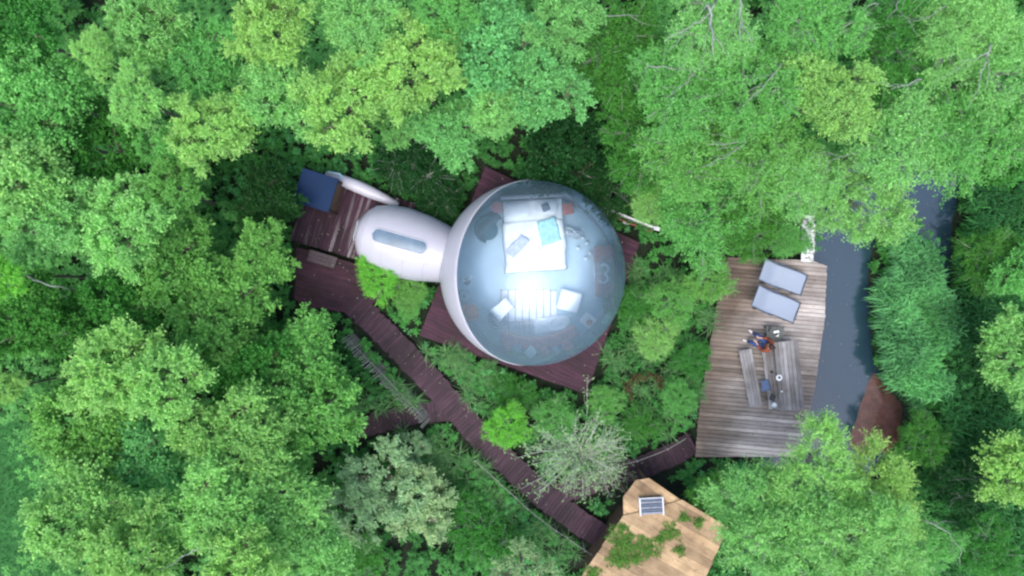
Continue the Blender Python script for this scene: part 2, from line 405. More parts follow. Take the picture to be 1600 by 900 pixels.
td = empty('river_terrace', cen(POLY_TERR, 0), 0, 'long weathered grey-brown plank terrace on posts beside the water', 'terrace')
deck('terrace', POLY_TERR, ZT, R(-5), 0.16, 0.017, MAT['terrace'], td, jit=0.008)
substructure(POLY_TERR, ZT, td, inset(POLY_TERR, 0.08))
# two short steps on the entrance deck
st = empty('deck_step', P(505, 405, ZD - 0.17), R(-17), 'low grey-brown box step between the upper and lower maroon decks', 'step')
for k in range(3):
    MB().box((0, -0.15 + 0.15 * k, 0.15), (1.1, 0.14, 0.035)).build('tread', MAT['step'], st, bevel=0.005)
MB().box((0, 0, 0.065), (1.04, 0.42, 0.13)).build('riser', MAT['joist'], st)

def smoothpath(pts, step=0.15):
    """Catmull-Rom resample of world points"""
    p = [Vector((a, b, 0)) for a, b in pts]; p = [p[0] * 2 - p[1]] + p + [p[-1] * 2 - p[-2]]
    out = []
    for i in range(1, len(p) - 2):
        for k in range(24):
            t = k / 24; a, b, c, d = p[i - 1], p[i], p[i + 1], p[i + 2]
            out.append(0.5 * ((2 * b) + (c - a) * t + (2 * a - 5 * b + 4 * c - d) * t * t + (3 * b - a - 3 * c + d) * t ** 3))
    out.append(p[-2])
    res = [out[0]]; acc = 0
    for i in range(1, len(out)):
        seg = out[i] - out[i - 1]; L = seg.length
        while acc + L >= step:
            q = out[i] - seg * ((acc + L - step) / L if L else 0)
            res.append(q.copy()); acc -= step
        acc += L
    return res
WALKS = []
def boardwalk(px, z, width, name, label, mat, seed, bw=0.145):
    path = smoothpath(poly(px, z), bw); r = random.Random(seed)
    root = empty(name, (path[0].x, path[0].y, 0), 0, label, 'boardwalk')
    for i in range(1, len(path) - 1):
        t = (path[i + 1] - path[i - 1]).normalized(); a = math.atan2(t.y, t.x)
        p = path[i]
        MB().box((r.uniform(-.004, .004), r.uniform(-0.03, 0.03), -0.017 + r.uniform(-.004, .004)), (bw - 0.009, width + r.uniform(-.03, .04), 0.034), rz=0, rx=r.uniform(-.006, .006)).build(
            'plank', mat, root, loc=(p.x - root.location.x, p.y - root.location.y, z), rot=(0, 0, a + r.uniform(-.012, .012)))
    for s in (-1, 1):
        pp = []
        for i in range(0, len(path), 4):
            t = (path[min(i + 1, len(path) - 1)] - path[max(i - 1, 0)]).normalized(); n = Vector((-t.y, t.x, 0))
            pp.append(path[i] + n * s * (width / 2 - 0.12) + Vector((0, 0, z - 0.085)) - root.location)
        MB().tube(pp, 0.045, 4).build('bearer', MAT['joist'], root)
    WALKS.append((path, width))
    return root, path
wm, path_main = boardwalk(WALK_MAIN, 0.33, 0.95, 'main_boardwalk', 'long straight maroon boardwalk from the lower deck down to the hut', MAT['deck_walk'], 5)
ww, path_west = boardwalk(WALK_WEST, 0.30, 0.80, 'side_boardwalk', 'short dark side boardwalk that forks off to the left under the sage bush', MAT['deck_walk'], 6)
we, path_east = boardwalk(WALK_EAST, 0.32, 0.86, 'curved_boardwalk', 'curving maroon boardwalk that meets the corner of the weathered terrace', MAT['deck_walk'], 8)

# rails along boardwalks
def railing(path, a, b, off, hgt, name, label, z=0.33, zt=None, stepn=9, mat=MAT['rope'], rad=0.012, cat='handrail', rails=(1.0,)):
    pts = []
    for i in range(a, min(b, len(path)), 3):
        t = (path[min(i + 1, len(path) - 1)] - path[max(i - 1, 0)]).normalized(); n = Vector((-t.y, t.x, 0))
        pts.append(path[i] + n * off)
    root = empty(name, (pts[0].x, pts[0].y, 0), 0, label, cat)
    for q in rails:
        MB().tube([p - root.location + Vector((0, 0, z + hgt * q - (0.04 * math.sin(i * 1.05) ** 2))) for i, p in enumerate(pts)], rad, 6).build('rail', mat, root)
    for p in pts[::max(1, stepn // 3)]:
        MB().tube([p - root.location + Vector((0, 0, -0.1)), p - root.location + Vector((0, 0, z + hgt + 0.05))], [0.035, 0.03], 6).build('post', mat, root)
    return root
n_ = len(path_main)
railing(path_main, int(n_ * .56), n_ - 2, -0.62, 0.75, 'rope_railing', 'thin grey rail on short posts along the left edge of the boardwalk near the hut')
railing(path_east, int(len(path_east) * .35), len(path_east), 0.48, 0.7, 'rope_railing', 'thin grey curved rail along the curving boardwalk, terrace end', z=0.32)
# stick fence
fs = empty('stick_fence', (path_main[8].x, path_main[8].y, 0), 0, 'leaning fence of thin pale sticks along the left side of the boardwalk', 'fence')
r_ = random.Random(3)
sp = []
for i in range(6, int(n_ * 0.40)):
    t = (path_main[i + 1] - path_main[i - 1]).normalized(); n = Vector((-t.y, t.x, 0))
    for q in (0, 0.5):
        sp.append((path_main[i] + t * 0.145 * q - n * 0.86, n, t))
for p, n, t in sp:
    a = p - fs.location; top = a - n * r_.uniform(.30, .5) + t * r_.uniform(-.03, .03) + Vector((0, 0, r_.uniform(.85, 1.1)))
    MB().tube([a + Vector((0, 0, -0.05)), (a + top) / 2, top], [0.022, 0.020, 0.015], 5).build('stick', MAT['stick'], fs)
for zz, k in ((0.3, .08), (0.75, .22)):
    MB().tube([p - fs.location - n * k + Vector((0, 0, zz)) for p, n, t in sp[::4]], 0.014, 5).build('wire', MAT['rope'], fs)

# ------------------------------------------------------------------ the bubble
ZC, RD = 1.8, 3.37
DC = P(832, 427, ZC)
bub = empty('bubble_dome', (DC.x, DC.y, ZD), 0, 'large inflatable bubble room, clear over the bed and white on one side', 'bubble tent')
hz = math.radians(-6)
tilt = math.radians(39)
nrm = Vector((math.sin(tilt) * math.cos(hz), math.sin(tilt) * math.sin(hz), math.cos(tilt)))
q = nrm.to_track_quat('Z', 'Y').to_matrix()
def shell(sign, rad, nseg=112, nring=34):
    mb = MB(); vs = []; fs = []
    for j in range(nring + 1):
        a = (math.pi / 2) * j / nring * sign
        for k in range(nseg):
            b = 2 * math.pi * k / nseg
            vs.append(q @ Vector((math.cos(a) * math.cos(b), math.cos(a) * math.sin(b), math.sin(a))) * rad)
    for j in range(nring):
        for k in range(nseg):
            A, B = j * nseg + k, j * nseg + (k + 1) % nseg
            fs.append((A, B, B + nseg, A + nseg) if sign > 0 else (A, A + nseg, B + nseg, B))
    mb.add(vs, fs); me = mb.mesh('s'); bm = bmesh.new(); bm.from_mesh(me)
    bmesh.ops.remove_doubles(bm, verts=bm.verts, dist=1e-4)
    bmesh.ops.bisect_plane(bm, geom=bm.verts[:] + bm.edges[:] + bm.faces[:], plane_co=(0, 0, ZD + 0.03 - ZC), plane_no=(0, 0, -1), clear_outer=True)
    bm.to_mesh(me); bm.free(); return me
def clear_mat():
    m, t, o = newmat('clear_vinyl')
    lw = N(t, "ShaderNodeLayerWeight"); lw.inputs['Blend'].default_value = 0.42
    tc = ramp(t, lw.outputs['Facing'], [(0.0, (0.93, 0.97, 1.0)), (0.45, (0.80, 0.90, 0.97)), (0.8, (0.50, 0.70, 0.86)), (1.0, (0.28, 0.47, 0.62))])
    tr = N(t, "ShaderNodeBsdfTransparent"); t.links.new(tc, tr.inputs[0])
    gl = N(t, "ShaderNodeBsdfGlossy"); gl.inputs['Roughness'].default_value = 0.12
    fr = N(t, "ShaderNodeFresnel"); fr.inputs[0].default_value = 1.6
    g = N(t, "ShaderNodeNewGeometry")
    b = N(t, "ShaderNodeBump"); b.inputs['Strength'].default_value = 0.25; b.inputs['Distance'].default_value = 0.05
    t.links.new(noise(t, g.outputs['Position'], 0.9, 3), b.inputs['Height']); t.links.new(b.outputs[0], gl.inputs['Normal'])
    mx = N(t, "ShaderNodeMixShader"); t.links.new(fr.outputs[0], mx.inputs[0]); t.links.new(tr.outputs[0], mx.inputs[1]); t.links.new(gl.outputs[0], mx.inputs[2])
    df = N(t, "ShaderNodeBsdfDiffuse"); df.inputs[0].default_value = (0.50, 0.74, 0.92, 1)
    mx2 = N(t, "ShaderNodeMixShader"); mx2.inputs[0].default_value = 0.15
    t.links.new(mx.outputs[0], mx2.inputs[1]); t.links.new(df.outputs[0], mx2.inputs[2])
    t.links.new(mx2.outputs[0], o.inputs[0]); return m
MAT['clear'] = clear_mat()
link('clear_shell', shell(1, RD), MAT['clear'], bub, (0, 0, ZC - ZD), smooth=True)
wsx = link('white_shell', shell(-1, RD), MAT['white'], bub, (0, 0, ZC - ZD), smooth=True)
md = wsx.modifiers.new('t', 'SOLIDIFY'); md.thickness = 0.02; md.offset = -1
ring = [q @ Vector((math.cos(a), math.sin(a), 0)) * (RD + 0.004) for a in np.linspace(0, 2 * math.pi, 97)]
ring = [p for p in ring]
seg = []; cur = []
for p in ring[:-1] * 2:
    if p.z > ZD + 0.03 - ZC: cur.append(p)
    else:
        if len(cur) > len(seg): seg = cur
        cur = []
MB().tube(seg, 0.022, 8).build('seam_piping', MAT['white'], bub, (0, 0, ZC - ZD), smooth=True)
rf = math.sqrt(RD ** 2 - (ZC - ZD - 0.03) ** 2)
MB().tube([(rf * math.cos(a), rf * math.sin(a), 0.06) for a in np.linspace(0, 2 * math.pi, 97)], 0.06, 8, cap=False).build('base_tube', MAT['grey'], bub, smooth=True)
MB().lathe([(rf - 0.03, 0.004), (rf - 0.03, 0.035), (rf - 0.05, 0.04)], n=96).build('room_floor', MAT['floor'], bub)
# vertical welded seams on the clear vinyl
FL = ZD + 0.04     # room floor height

# tunnel -------------------------------------------------------------
TA = R(-19)
t0 = P(566, 362, 1.2); t1 = P(702, 400, 1.2)
ta = math.atan2(t1.y - t0.y, t1.x - t0.x); tl = (t1 - t0).length
tun = empty('entrance_tunnel', (t0.x, t0.y, ZD), ta, 'white rounded inflatable tunnel with a long pale blue window on top', 'tunnel')
def tsec(s):
    """half width, height of tunnel at s in 0..1"""
    W = [(0, 0.66), (0.03, 0.88), (0.10, 1.09), (0.25, 1.27), (0.45, 1.33), (0.7, 1.25), (0.9, 1.10), (1.0, 1.02), (1.12, 1.0)]
    Hh = [(0, 1.75), (0.03, 1.95), (0.10, 2.12), (0.25, 2.25), (0.45, 2.3), (0.7, 2.27), (0.9, 2.2), (1.0, 2.15), (1.12, 2.15)]
    xs_ = [a for a, b in W]
    return float(np.interp(s, xs_, [b for a, b in W])), float(np.interp(s, xs_, [b for a, b in Hh]))
def tpoint(s, u, grow=0.0):
    """u -1..1 around the arch"""
    w_, h_ = tsec(s); w_ += grow; h_ += grow
    a = u * math.radians(118); r0 = h_ / (1 + math.cos(math.radians(62)))
    y = math.sin(a); z = math.cos(a)
    zz = (z + math.cos(R(62))) * r0
    return Vector((s * tl, -y * w_, max(zz, 0)))
NS, NU = 36, 28
vs = []; fs_ = []
for i in range(NS + 1):
    s = 1.12 * (i / NS) ** 1.15
    for k in range(NU + 1): vs.append(tpoint(s, -1 + 2 * k / NU))
for i in range(NS):
    for k in range(NU):
        a = i * (NU + 1) + k; fs_.append((a, a + 1, a + NU + 2, a + NU + 1))
fs_.append(tuple(range(NU, -1, -1)))
MB().add(vs, fs_).build('tunnel_skin', MAT['white'], tun, smooth=True)
# long window: a curved lozenge sheet with a rim
def loz(grow, ex=0.0):
    s0, s1, hw = 0.20, 0.80, 0.235 + ex
    vs = []; fs = []; n = 30; m = 6
    rr = hw / tl
    for i in range(n + 1):
        s = s0 + (s1 - s0) * i / n
        e = min(s - s0, s1 - s) * tl; half = hw * math.sqrt(max(0.0, 1 - max(0, 1 - e / hw) ** 2)) + 0.004
        for k in range(m + 1):
            w_, h_ = tsec(s); u = (half * (-1 + 2 * k / m)) / w_ / math.radians(118)
            vs.append(tpoint(s, u, grow))
    for i in range(n):
        for k in range(m):
            a = i * (m + 1) + k; fs.append((a, a + m + 1, a + m + 2, a + 1))
    return vs, fs, n, m
vs, fs2, n, m = loz(0.012)
MB().add(vs, fs2).build('window', simple('window_vinyl', (0.13, 0.20, 0.27), 0.3, 0.25, 2.0, 0.02), tun, smooth=True)
rim = [Vector(vs[i * (m + 1)]) for i in range(n + 1)] + [Vector(vs[i * (m + 1) + m]) for i in range(n, -1, -1)]
MB().tube(rim + [rim[0]], 0.018, 6).build('window_rim', MAT['white'], tun, smooth=True)
for s in (0.34, 0.58, 0.80):
    MB().tube([tpoint(s, -1 + 2 * k / 30, 0.0) for k in range(31) if abs(-1 + 2 * k / 30) > .17 and k > 15], 0.009, 5).build('weld_seam', MAT['white'], tun, smooth=True)
    MB().tube([tpoint(s, -1 + 2 * k / 30, 0.0) for k in range(31) if abs(-1 + 2 * k / 30) > .17 and k < 15], 0.009, 5).build('weld_seam', MAT['white'], tun, smooth=True)
for s in (0.10, 0.985):
    MB().tube([tpoint(s, -1 + 2 * k / 24, 0.004) for k in range(25)], 0.014 if s < .5 else 0.03, 6).build('seam_piping', MAT['white'] if s < .5 else MAT['grey'], tun, smooth=True)
# door frame and door at the open end
MB().tube([(-0.03, -0.38, 0), (-0.03, -0.38, 1.55), (-0.03, -0.30, 1.68), (-0.03, 0.30, 1.68), (-0.03, 0.38, 1.55), (-0.03, 0.38, 0)], 0.03, 6).build('door_frame', MAT['grey'], tun)
dr = MB().box((-0.02, 0, 0.82), (0.02, 0.72, 1.6)).build('door', simple('door_vinyl', (0.5, 0.55, 0.6), 0.3), tun)
MB().tube([(-0.05, -0.26, 0.8), (-0.08, -0.26, 0.85), (-0.08, -0.26, 1.0), (-0.05, -0.26, 1.05)], 0.012, 6).build('handle', MAT['dark'], dr)

# navy square cabinet with blower, and its long white air duct ---------
ZN = 2.0
c = P(493, 297, ZN)
na = empty('blower_cabinet', (c.x, c.y, ZD), R(-17), 'small wooden cabinet under a flat square navy blue roof', 'cabinet')
hN = ZN - ZD
MB().box((0, 0, hN - 0.02), (1.36, 1.28, 0.04)).build('navy_roof', MAT['navy'], na, bevel=0.012)
for sx, sy, dx, dy in ((0, 1, 1.2, 0.03), (0, -1, 1.2, 0.03), (1, 0, 0.03, 1.06), (-1, 0, 0.03, 1.06)):
    MB().box((sx * 0.60, sy * 0.55, (hN - 0.05) / 2), (dx, dy, hN - 0.06)).build('wall_panel', MAT['hutwall'], na)
for sx in (-1, 1):
    for sy in (-1, 1):
        MB().box((sx * 0.625, sy * 0.575, (hN - 0.05) / 2), (0.05, 0.05, hN - 0.05)).build('corner_post', MAT['joist'], na)
z_ = 0.95
duct = [P(509, 272, z_), P(522, 276, z_), P(540, 284, z_), P(560, 292, z_), P(580, 301, z_), P(600, 310, z_), P(622, 321, z_)]
root = empty('white_air_duct', (duct[0].x, duct[0].y, ZD), 0, 'long narrow white inflated duct lying along the edge of the entrance deck', 'air duct')
MB().tube([p - root.location for p in duct], [0.09, 0.16, 0.22, 0.24, 0.23, 0.18, 0.12], 14).build('duct_skin', MAT['white'], root, smooth=True)
for i in (1, 3, 5):
    p = duct[i] - root.location
    MB().box((p.x, p.y, 0.12), (0.07, 0.36, 0.24), rz=R(-25)).build('bracket', MAT['joist'], root)
MB().tube([p - root.location + Vector((0.0, 0.0, 0.0)) for p in [P(512, 269, 1.1), P(530, 272, 1.1), P(536, 277, 1.1)]], 0.05, 8).build('hose', simple('pale_hose', (0.4, 0.6, 0.7), 0.5), root, smooth=True)

# handrail on the far side of the dome deck ------------------------------
hr0, hr1 = P(934, 322, 1.0), P(1022, 357, 1.0)
hr = empty('deck_handrail', (hr0.x, hr0.y, ZD), math.atan2((hr1 - hr0).y, (hr1 - hr0).x), 'pale slim railing on the corner of the dome deck, ending in a white cap', 'railing')
L = (hr1 - hr0).length
for k, (yy, zz, rr, mm) in enumerate(((0, 0.75, 0.03, 'metalw'), (0.0, 0.4, 0.022, 'rope'), (-0.10, 0.08, 0.03, 'brown'))):
    MB().box((L / 2, yy, zz), (L, rr * 2, rr * 1.4)).build('rail', MAT[mm], hr, bevel=0.006)
for k in range(6):
    MB().box((L * k / 5, 0, 0.36), (0.05, 0.05, 0.72)).build('post', MAT['rope'], hr)
MB().box((L + 0.06, 0, 0.78), (0.22, 0.15, 0.05), rz=0.2).build('end_cap', MAT['metalw'], hr, bevel=0.015)
c = P(978, 349, ZD)
o = empty('white_lamp', c, R(-25), 'tiny white deck lamp lying between the dome and the railing', 'lamp')
MB().tube([(-0.12, 0, 0.05), (0.12, 0, 0.05)], 0.035, 8).build('lamp_tube', MAT['metalw'], o); MB().box((0, 0, 0.012), (0.2, 0.08, 0.024)).build('base', MAT['dark'], o)

# ------------------------------------------------------------------ furniture in the dome
def fp(px, py, z=FL): return P(px, py, z)
def cushion(name, sx, sy, sz, mat, parent=None, loc=(0, 0, 0), rot=(0, 0, 0)):
    """pillow: pinched corners, fat middle"""
    n = 8; vs = []; fs = []
    for side in (1, -1):
        for j in range(n + 1):
            for i in range(n + 1):
                u, v = -1 + 2 * i / n, -1 + 2 * j / n
                k = (1 - u ** 4) * (1 - v ** 4)
                px_ = 1 - 0.07 * (1 - v * v); py_ = 1 - 0.07 * (1 - u * u)
                vs.append((u * sx / 2 * (2 - px_) * 0.93, v * sy / 2 * (2 - py_) * 0.93, side * sz / 2 * (k ** 0.45)))
    m = (n + 1) ** 2
    for j in range(n):
        for i in range(n):
            a = j * (n + 1) + i; fs.append((a, a + 1, a + n + 2, a + n + 1)); fs.append((m + a, m + a + n + 1, m + a + n + 2, m + a + 1))
    o = MB().add(vs, fs).build(name, mat, parent, loc, rot, smooth=True)
    return o
def cloth(name, sx, sy, mat, parent, loc, rz=0, amp=0.03, seed=0, thick=0.03, edge=0.25, res=26):
    """wrinkled sheet with thickness whose edges fall by `edge`"""
    vs = []; fs = []; n = res
    A, B = np.meshgrid(np.linspace(-1, 1, n + 1), np.linspace(-1, 1, n + 1))
    z = amp * smoothnoise(A * sx, B * sy, seed, 4.0) + amp * .5 * smoothnoise(A * sx, B * sy, seed + 5, 9.0)
    z = z - edge * np.clip((np.maximum(abs(A), abs(B)) - 0.9) / 0.1, 0, 1) ** 1.5
    xx = A * sx / 2 + 0.03 * smoothnoise(A * sx, B * sy, seed + 2, 3); yy = B * sy / 2 + 0.03 * smoothnoise(A * sx, B * sy, seed + 3, 3)
    id_ = np.arange((n + 1) ** 2).reshape(n + 1, n + 1)
    f = np.stack([id_[:-1, :-1], id_[:-1, 1:], id_[1:, 1:], id_[1:, :-1]], -1).reshape(-1, 4)
    o = link(name, npmesh(name, np.stack([xx, yy, z], -1).reshape(-1, 3), f, True), mat, parent, loc, (0, 0, rz))
    s = o.modifiers.new('s', 'SOLIDIFY'); s.thickness = thick; s.offset = -1
    return o
c = fp(834, 369); RB = R(3)
bed = empty('double_bed', c, RB, 'wide white double bed with turquoise throw under the clear dome', 'bed')
MB().box((0, 0, 0.16), (2.05, 2.40, 0.28)).build('bed_frame', MAT['grey'], bed, bevel=0.02)
MB().box((0, 0, 0.41), (1.98, 2.34, 0.22)).build('mattress', MAT['fabric_white'], bed, bevel=0.06, seg=3)
MB().box((0, 1.26, 0.45), (2.1, 0.09, 0.9)).build('headboard', simple('headboard_fabric', (0.5, 0.48, 0.52), 0.9), bed, bevel=0.03)
cloth('duvet', 2.12, 1.75, MAT['fabric_white'], bed, (0, -0.32, 0.60), 0.02, 0.04, 4, 0.06)
bed.scale = (1.12, 1.14, 1.0)
cushion('pillow', 0.85, 0.5, 0.22, MAT['fabric_white'], bed, (-0.52, 0.86, 0.62), (0.15, 0, 0.1))
cushion('pillow', 0.75, 0.48, 0.22, MAT['fabric_white'], bed, (0.45, 0.90, 0.62), (0.15, 0, -0.08))
th = cloth('turquoise_throw', 0.75, 0.95, MAT['turq'], None, (c.x + 0.55, c.y + 0.15, FL + 0.685), 0.25, 0.03, 8, 0.02, 0.05, 18)
tag(th, 'crumpled turquoise throw spread over one side of the white bed', 'throw')
gt = cloth('grey_blanket', 0.42, 0.9, simple('lilac_grey_blanket', (0.55, 0.57, 0.68), 0.9), None, (c.x - 0.62, c.y - 0.42, FL + 0.69), -0.75, 0.02, 12, 0.02, 0.04, 14)
tag(gt, 'folded lilac grey blanket lying diagonally across the white bed', 'blanket')
cu = cushion('dark_cushion', 0.3, 0.3, 0.12, MAT['slate'], None, (c.x + 0.42, c.y + 1.02, FL + 0.78), (0.2, 0, 0.4)); tag(cu, 'small dark cushion leaning on the bed pillows', 'cushion')

def armchair(name, loc, rz, s, mat, label, throw=None):
    r = empty(name, loc, rz, label, 'armchair')
    MB().lathe([(0.26 * s, 0), (0.26 * s, 0.03), (0.05 * s, 0.05), (0.04 * s, 0.2)], n=16).build('base', MAT['dark'], r)
    MB().lathe([(0.30 * s, 0.2), (0.37 * s, 0.24), (0.38 * s, 0.36), (0.34 * s, 0.42), (0.1 * s, 0.44)], n=20).build('seat', mat, r, smooth=True)
    vs = []; fs = []; n = 16
    for i in range(n + 1):
        a = R(-20) + R(220) * i / n; hh = 0.5 + 0.33 * math.sin(math.pi * i / n) ** 2
        for (rr, zz) in ((0.36 * s, 0.24), (0.41 * s, hh * .8), (0.44 * s, hh), (0.50 * s, hh * .98), (0.47 * s, 0.24)):
            vs.append((rr * math.cos(a), rr * math.sin(a), zz))
    for i in range(n):
        for k in range(4):
            a = i * 5 + k; fs.append((a, a + 1, a + 6, a + 5))
    fs += [(0, 1, 2, 3, 4)[::-1], tuple(n * 5 + k for k in range(5))]
    MB().add(vs, fs).build('backrest', mat, r, smooth=True)
    return r
armchair('teal_armchair', fp(763, 361), R(60), 1.0, MAT['teal'], 'dark teal tub armchair on the dome floor left of the bed')
armchair('rust_armchair', fp(737, 486), R(140), 0.72, MAT['rust'], 'small rust orange tub chair at the left rim inside the dome')
armchair('charcoal_armchair', fp(779, 497), R(150), 0.8, MAT['slate'], 'charcoal tub chair half covered by a white throw beside the striped rug')
t_ = cloth('white_throw', 0.55, 0.85, MAT['fabric_white'], None, fp(785, 482) + Vector((0, 0, 0.62)), -0.8, 0.05, 21, 0.03, 0.3, 16); tag(t_, 'rumpled white throw over the charcoal tub chair', 'throw')
t_ = cloth('teal_blanket', 0.75, 0.5, MAT['teal'], None, fp(766, 342) + Vector((0, 0, 0.08)), 0.5, 0.03, 25, 0.04, 0.05, 14); tag(t_, 'dark teal blanket heaped between the teal armchair and the bed', 'blanket')
# bedside tables
def round_table(name, loc, r0, h, mat, label):
    r = empty(name, loc, 0, label, 'side table')
    MB().lathe([(r0, h - .025), (r0, h), (r0 - .01, h + .003)], n=24).build('table_top', mat, r)
    MB().lathe([(r0 * .6, 0), (r0 * .6, .02), (.02, .03), (.02, h - .025)], n=12).build('pedestal', MAT['dark'], r)
    return r
round_table('bedside_table', fp(777, 326), 0.22, 0.45, MAT['pink'], 'round pinkish bedside table at the left of the headboard')
r = empty('red_stool', fp(886, 328), 0.2, 'faded red square stool to the right of the headboard', 'stool')
MB().box((0, 0, 0.40), (0.42, 0.42, 0.08)).build('seat', simple('faded_red', (0.65, 0.14, 0.08), 0.8), r, bevel=0.025)
for sx in (-1, 1):
    for sy in (-1, 1): MB().box((sx * .17, sy * .17, .18), (.04, .04, .36)).build('leg', MAT['metalw'], r)
# tray with glassware, right of the bed
r = empty('drinks_trolley', fp(893, 366), R(-20), 'low glass trolley with small bottles to the right of the bed', 'trolley')
MB().box((0, 0, 0.34), (0.62, 0.30, 0.02)).build('shelf', MAT['grey'], r); MB().box((0, 0, 0.1), (0.6, 0.28, 0.02)).build('shelf', MAT['grey'], r)
for sx in (-1, 1):
    for sy in (-1, 1): MB().tube([(sx * .29, sy * .13, 0), (sx * .29, sy * .13, .40)], .012, 6).build('leg', MAT['metalw'], r)
MB().tube([(-.29, .15, .42), (.29, .15, .42)], .015, 6).build('handle', MAT['metalw'], r)
def bottle(loc, s, mat, label, name='glass_bottle', cat='bottle', group=None):
    o = MB().lathe([(.035 * s, 0), (.038 * s, .01), (.038 * s, .13 * s), (.014 * s, .17 * s), (.014 * s, .22 * s)], n=12).build(name, mat, None, loc, smooth=True)
    return tag(o, label, cat, group)
tt = fp(893, 366)
for i, (dx, dy) in enumerate(((-.2, .05), (-.05, .0), (.08, .07), (.2, -.03))):
    bottle(tt + Vector((dx, dy, .352)), 1.2, MAT['glassware'], ['small clear bottle at the bed end of the glass trolley', 'small clear bottle second from the bed on the glass trolley', 'small clear bottle third from the bed, towards the trolley handle', 'small clear bottle at the outer end of the glass trolley'][i], group='bottles on the trolley')
gp = [(903, 388), (910, 372), (916, 380), (921, 396), (915, 404)]
for i, (a, b) in enumerate(gp):
    o = MB().lathe([(.05, 0), (.07, .02), (.075, .16), (.06, .2)], n=12).build('glass_lantern', MAT['glassware'], None, fp(a, b), smooth=True)
    tag(o, ['glass lantern closest to the side of the bed, below the trolley', 'glass lantern close under the handle of the trolley', 'glass lantern right of the trolley, farthest up', 'glass lantern outermost towards the dome rim', 'glass lantern lowest of the five, towards the cabinet'][gp.index((a, b))], 'lantern', 'glass lanterns scattered on the dome floor')
# brown cabinet with white number-like ornament on the right
r = empty('brown_cabinet', fp(942, 424), R(2), 'low reddish brown cabinet at the right rim of the dome with a white top', 'cabinet')
MB().box((0, 0, 0.22), (0.62, 1.9, 0.40)).build('carcass', MAT['brown'], r, bevel=0.01)
MB().box((0, 0, 0.44), (0.66, 1.94, 0.035)).build('top', simple('worn_red_top', (0.40, 0.22, 0.20), 0.5, 0.2, 6), r, bevel=0.01)
MB().box((-0.02, -0.05, 0.47), (0.56, 0.85, 0.02)).build('grey_runner', simple('grey_runner', (.36, .33, .34), .9), r, bevel=0.005)
for k in range(7): MB().box((0.05, 0.60 + .045 * k, 0.466), (0.42, 0.02, 0.012)).build('slat', MAT['pink'], r)
for k in range(3): MB().box((-0.325, -0.62 + .62 * k, .22), (.012, .56, .34)).build('door', MAT['pink'], r)
pts = []
for cy_, a0, a1 in ((0.115, 150, -80), (-0.115, 80, -150)):
    for k in range(15):
        a = R(a0 + (a1 - a0) * k / 14); pts.append((0.13 * math.cos(a) * 1.2, cy_ * 1.5 + 0.17 * math.sin(a), 0))
o = MB().tube(pts, 0.05, 8).build('white_figure', MAT['metalw'], None, fp(941, 428) + Vector((0, 0, .52)), (0, 0, R(-4)), smooth=True)
tag(o, 'white curly ornament shaped like a figure three on the brown cabinet', 'ornament')
cc = fp(925, 425) + Vector((0, 0, .46))
o = MB().tube([(0.05, .34, 0), (0.03, .1, 0.0), (0.06, -.08, 0), (0.03, -.36, 0)], [.035, .05, .05, .035], 8).build('curved_white_ornament', MAT['metalw'], None, cc, smooth=True)
tag(o, 'long thin white curved stem lying left of the figure three', 'ornament')
# striped rug
m, t, o_ = newmat('striped_rug')
tcn = N(t, "ShaderNodeTexCoord"); sx_ = N(t, "ShaderNodeSeparateXYZ"); t.links.new(tcn.outputs['Object'], sx_.inputs[0])
mu = N(t, "ShaderNodeMath", operation='MULTIPLY'); mu.inputs[1].default_value = 3.7; t.links.new(sx_.outputs[0], mu.inputs[0])
fr = N(t, "ShaderNodeMath", operation='FRACT'); t.links.new(mu.outputs[0], fr.inputs[0])
gt_ = ramp(t, fr.outputs[0], [(0.0, (0.35, 0.36, 0.42)), (0.16, (0.35, 0.36, 0.42)), (0.22, (0.74, 0.76, 0.8)), (1.0, (0.8, 0.82, 0.86))])
p_ = N(t, "ShaderNodeBsdfPrincipled"); p_.inputs['Roughness'].default_value = .95; t.links.new(gt_, p_.inputs['Base Color']); t.links.new(p_.outputs[0], o_.inputs[0])
o = cloth('striped_rug', 2.15, 1.45, m, None, fp(826, 482) + Vector((0, 0, .035)), 0.0, 0.006, 31, 0.02, 0.0, 20)
tag(o, 'white rug with grey stripes on the floor below the bed', 'rug')
r = empty('white_pouffe', fp(889, 470), R(-15), 'square white padded pouffe at the right of the striped rug', 'pouffe')
MB().box((0, 0, .22), (.84, .78, .36)).build('cushion_block', MAT['fabric_white'], r, bevel=0.09, seg=4); MB().box((0, 0, .03), (.7, .64, .06)).build('base', MAT['grey'], r)
o = cloth('white_blanket', 1.5, 0.62, MAT['fabric_white'], None, fp(862, 507) + Vector((0, 0, .12)), 0.12, 0.07, 37, 0.04, 0.1, 24); tag(o, 'rumpled white blanket along the lower edge of the striped rug', 'blanket')
r = empty('square_tray_table', fp(917, 500), R(-38), 'small white square tray table standing cornerwise with an orange bowl', 'tray table')
MB().box((0, 0, .38), (.50, .46, .03)).build('tray', MAT['fabric_white'], r, bevel=.008)
for sx in (-1, 1):
    for sy in (-1, 1): MB().tube([(sx * .22, sy * .2, 0), (sx * .2, sy * .18, .37)], .016, 6).build('leg', MAT['brown'], r)
o = MB().lathe([(.05, 0), (.11, .05), (.12, .07), (.10, .06), (.03, .015)], n=18).build('orange_bowl', MAT['rust'], None, fp(919, 503) + Vector((0, 0, .396)), smooth=True); tag(o, 'small rust orange bowl on the cornerwise tray table', 'bowl')
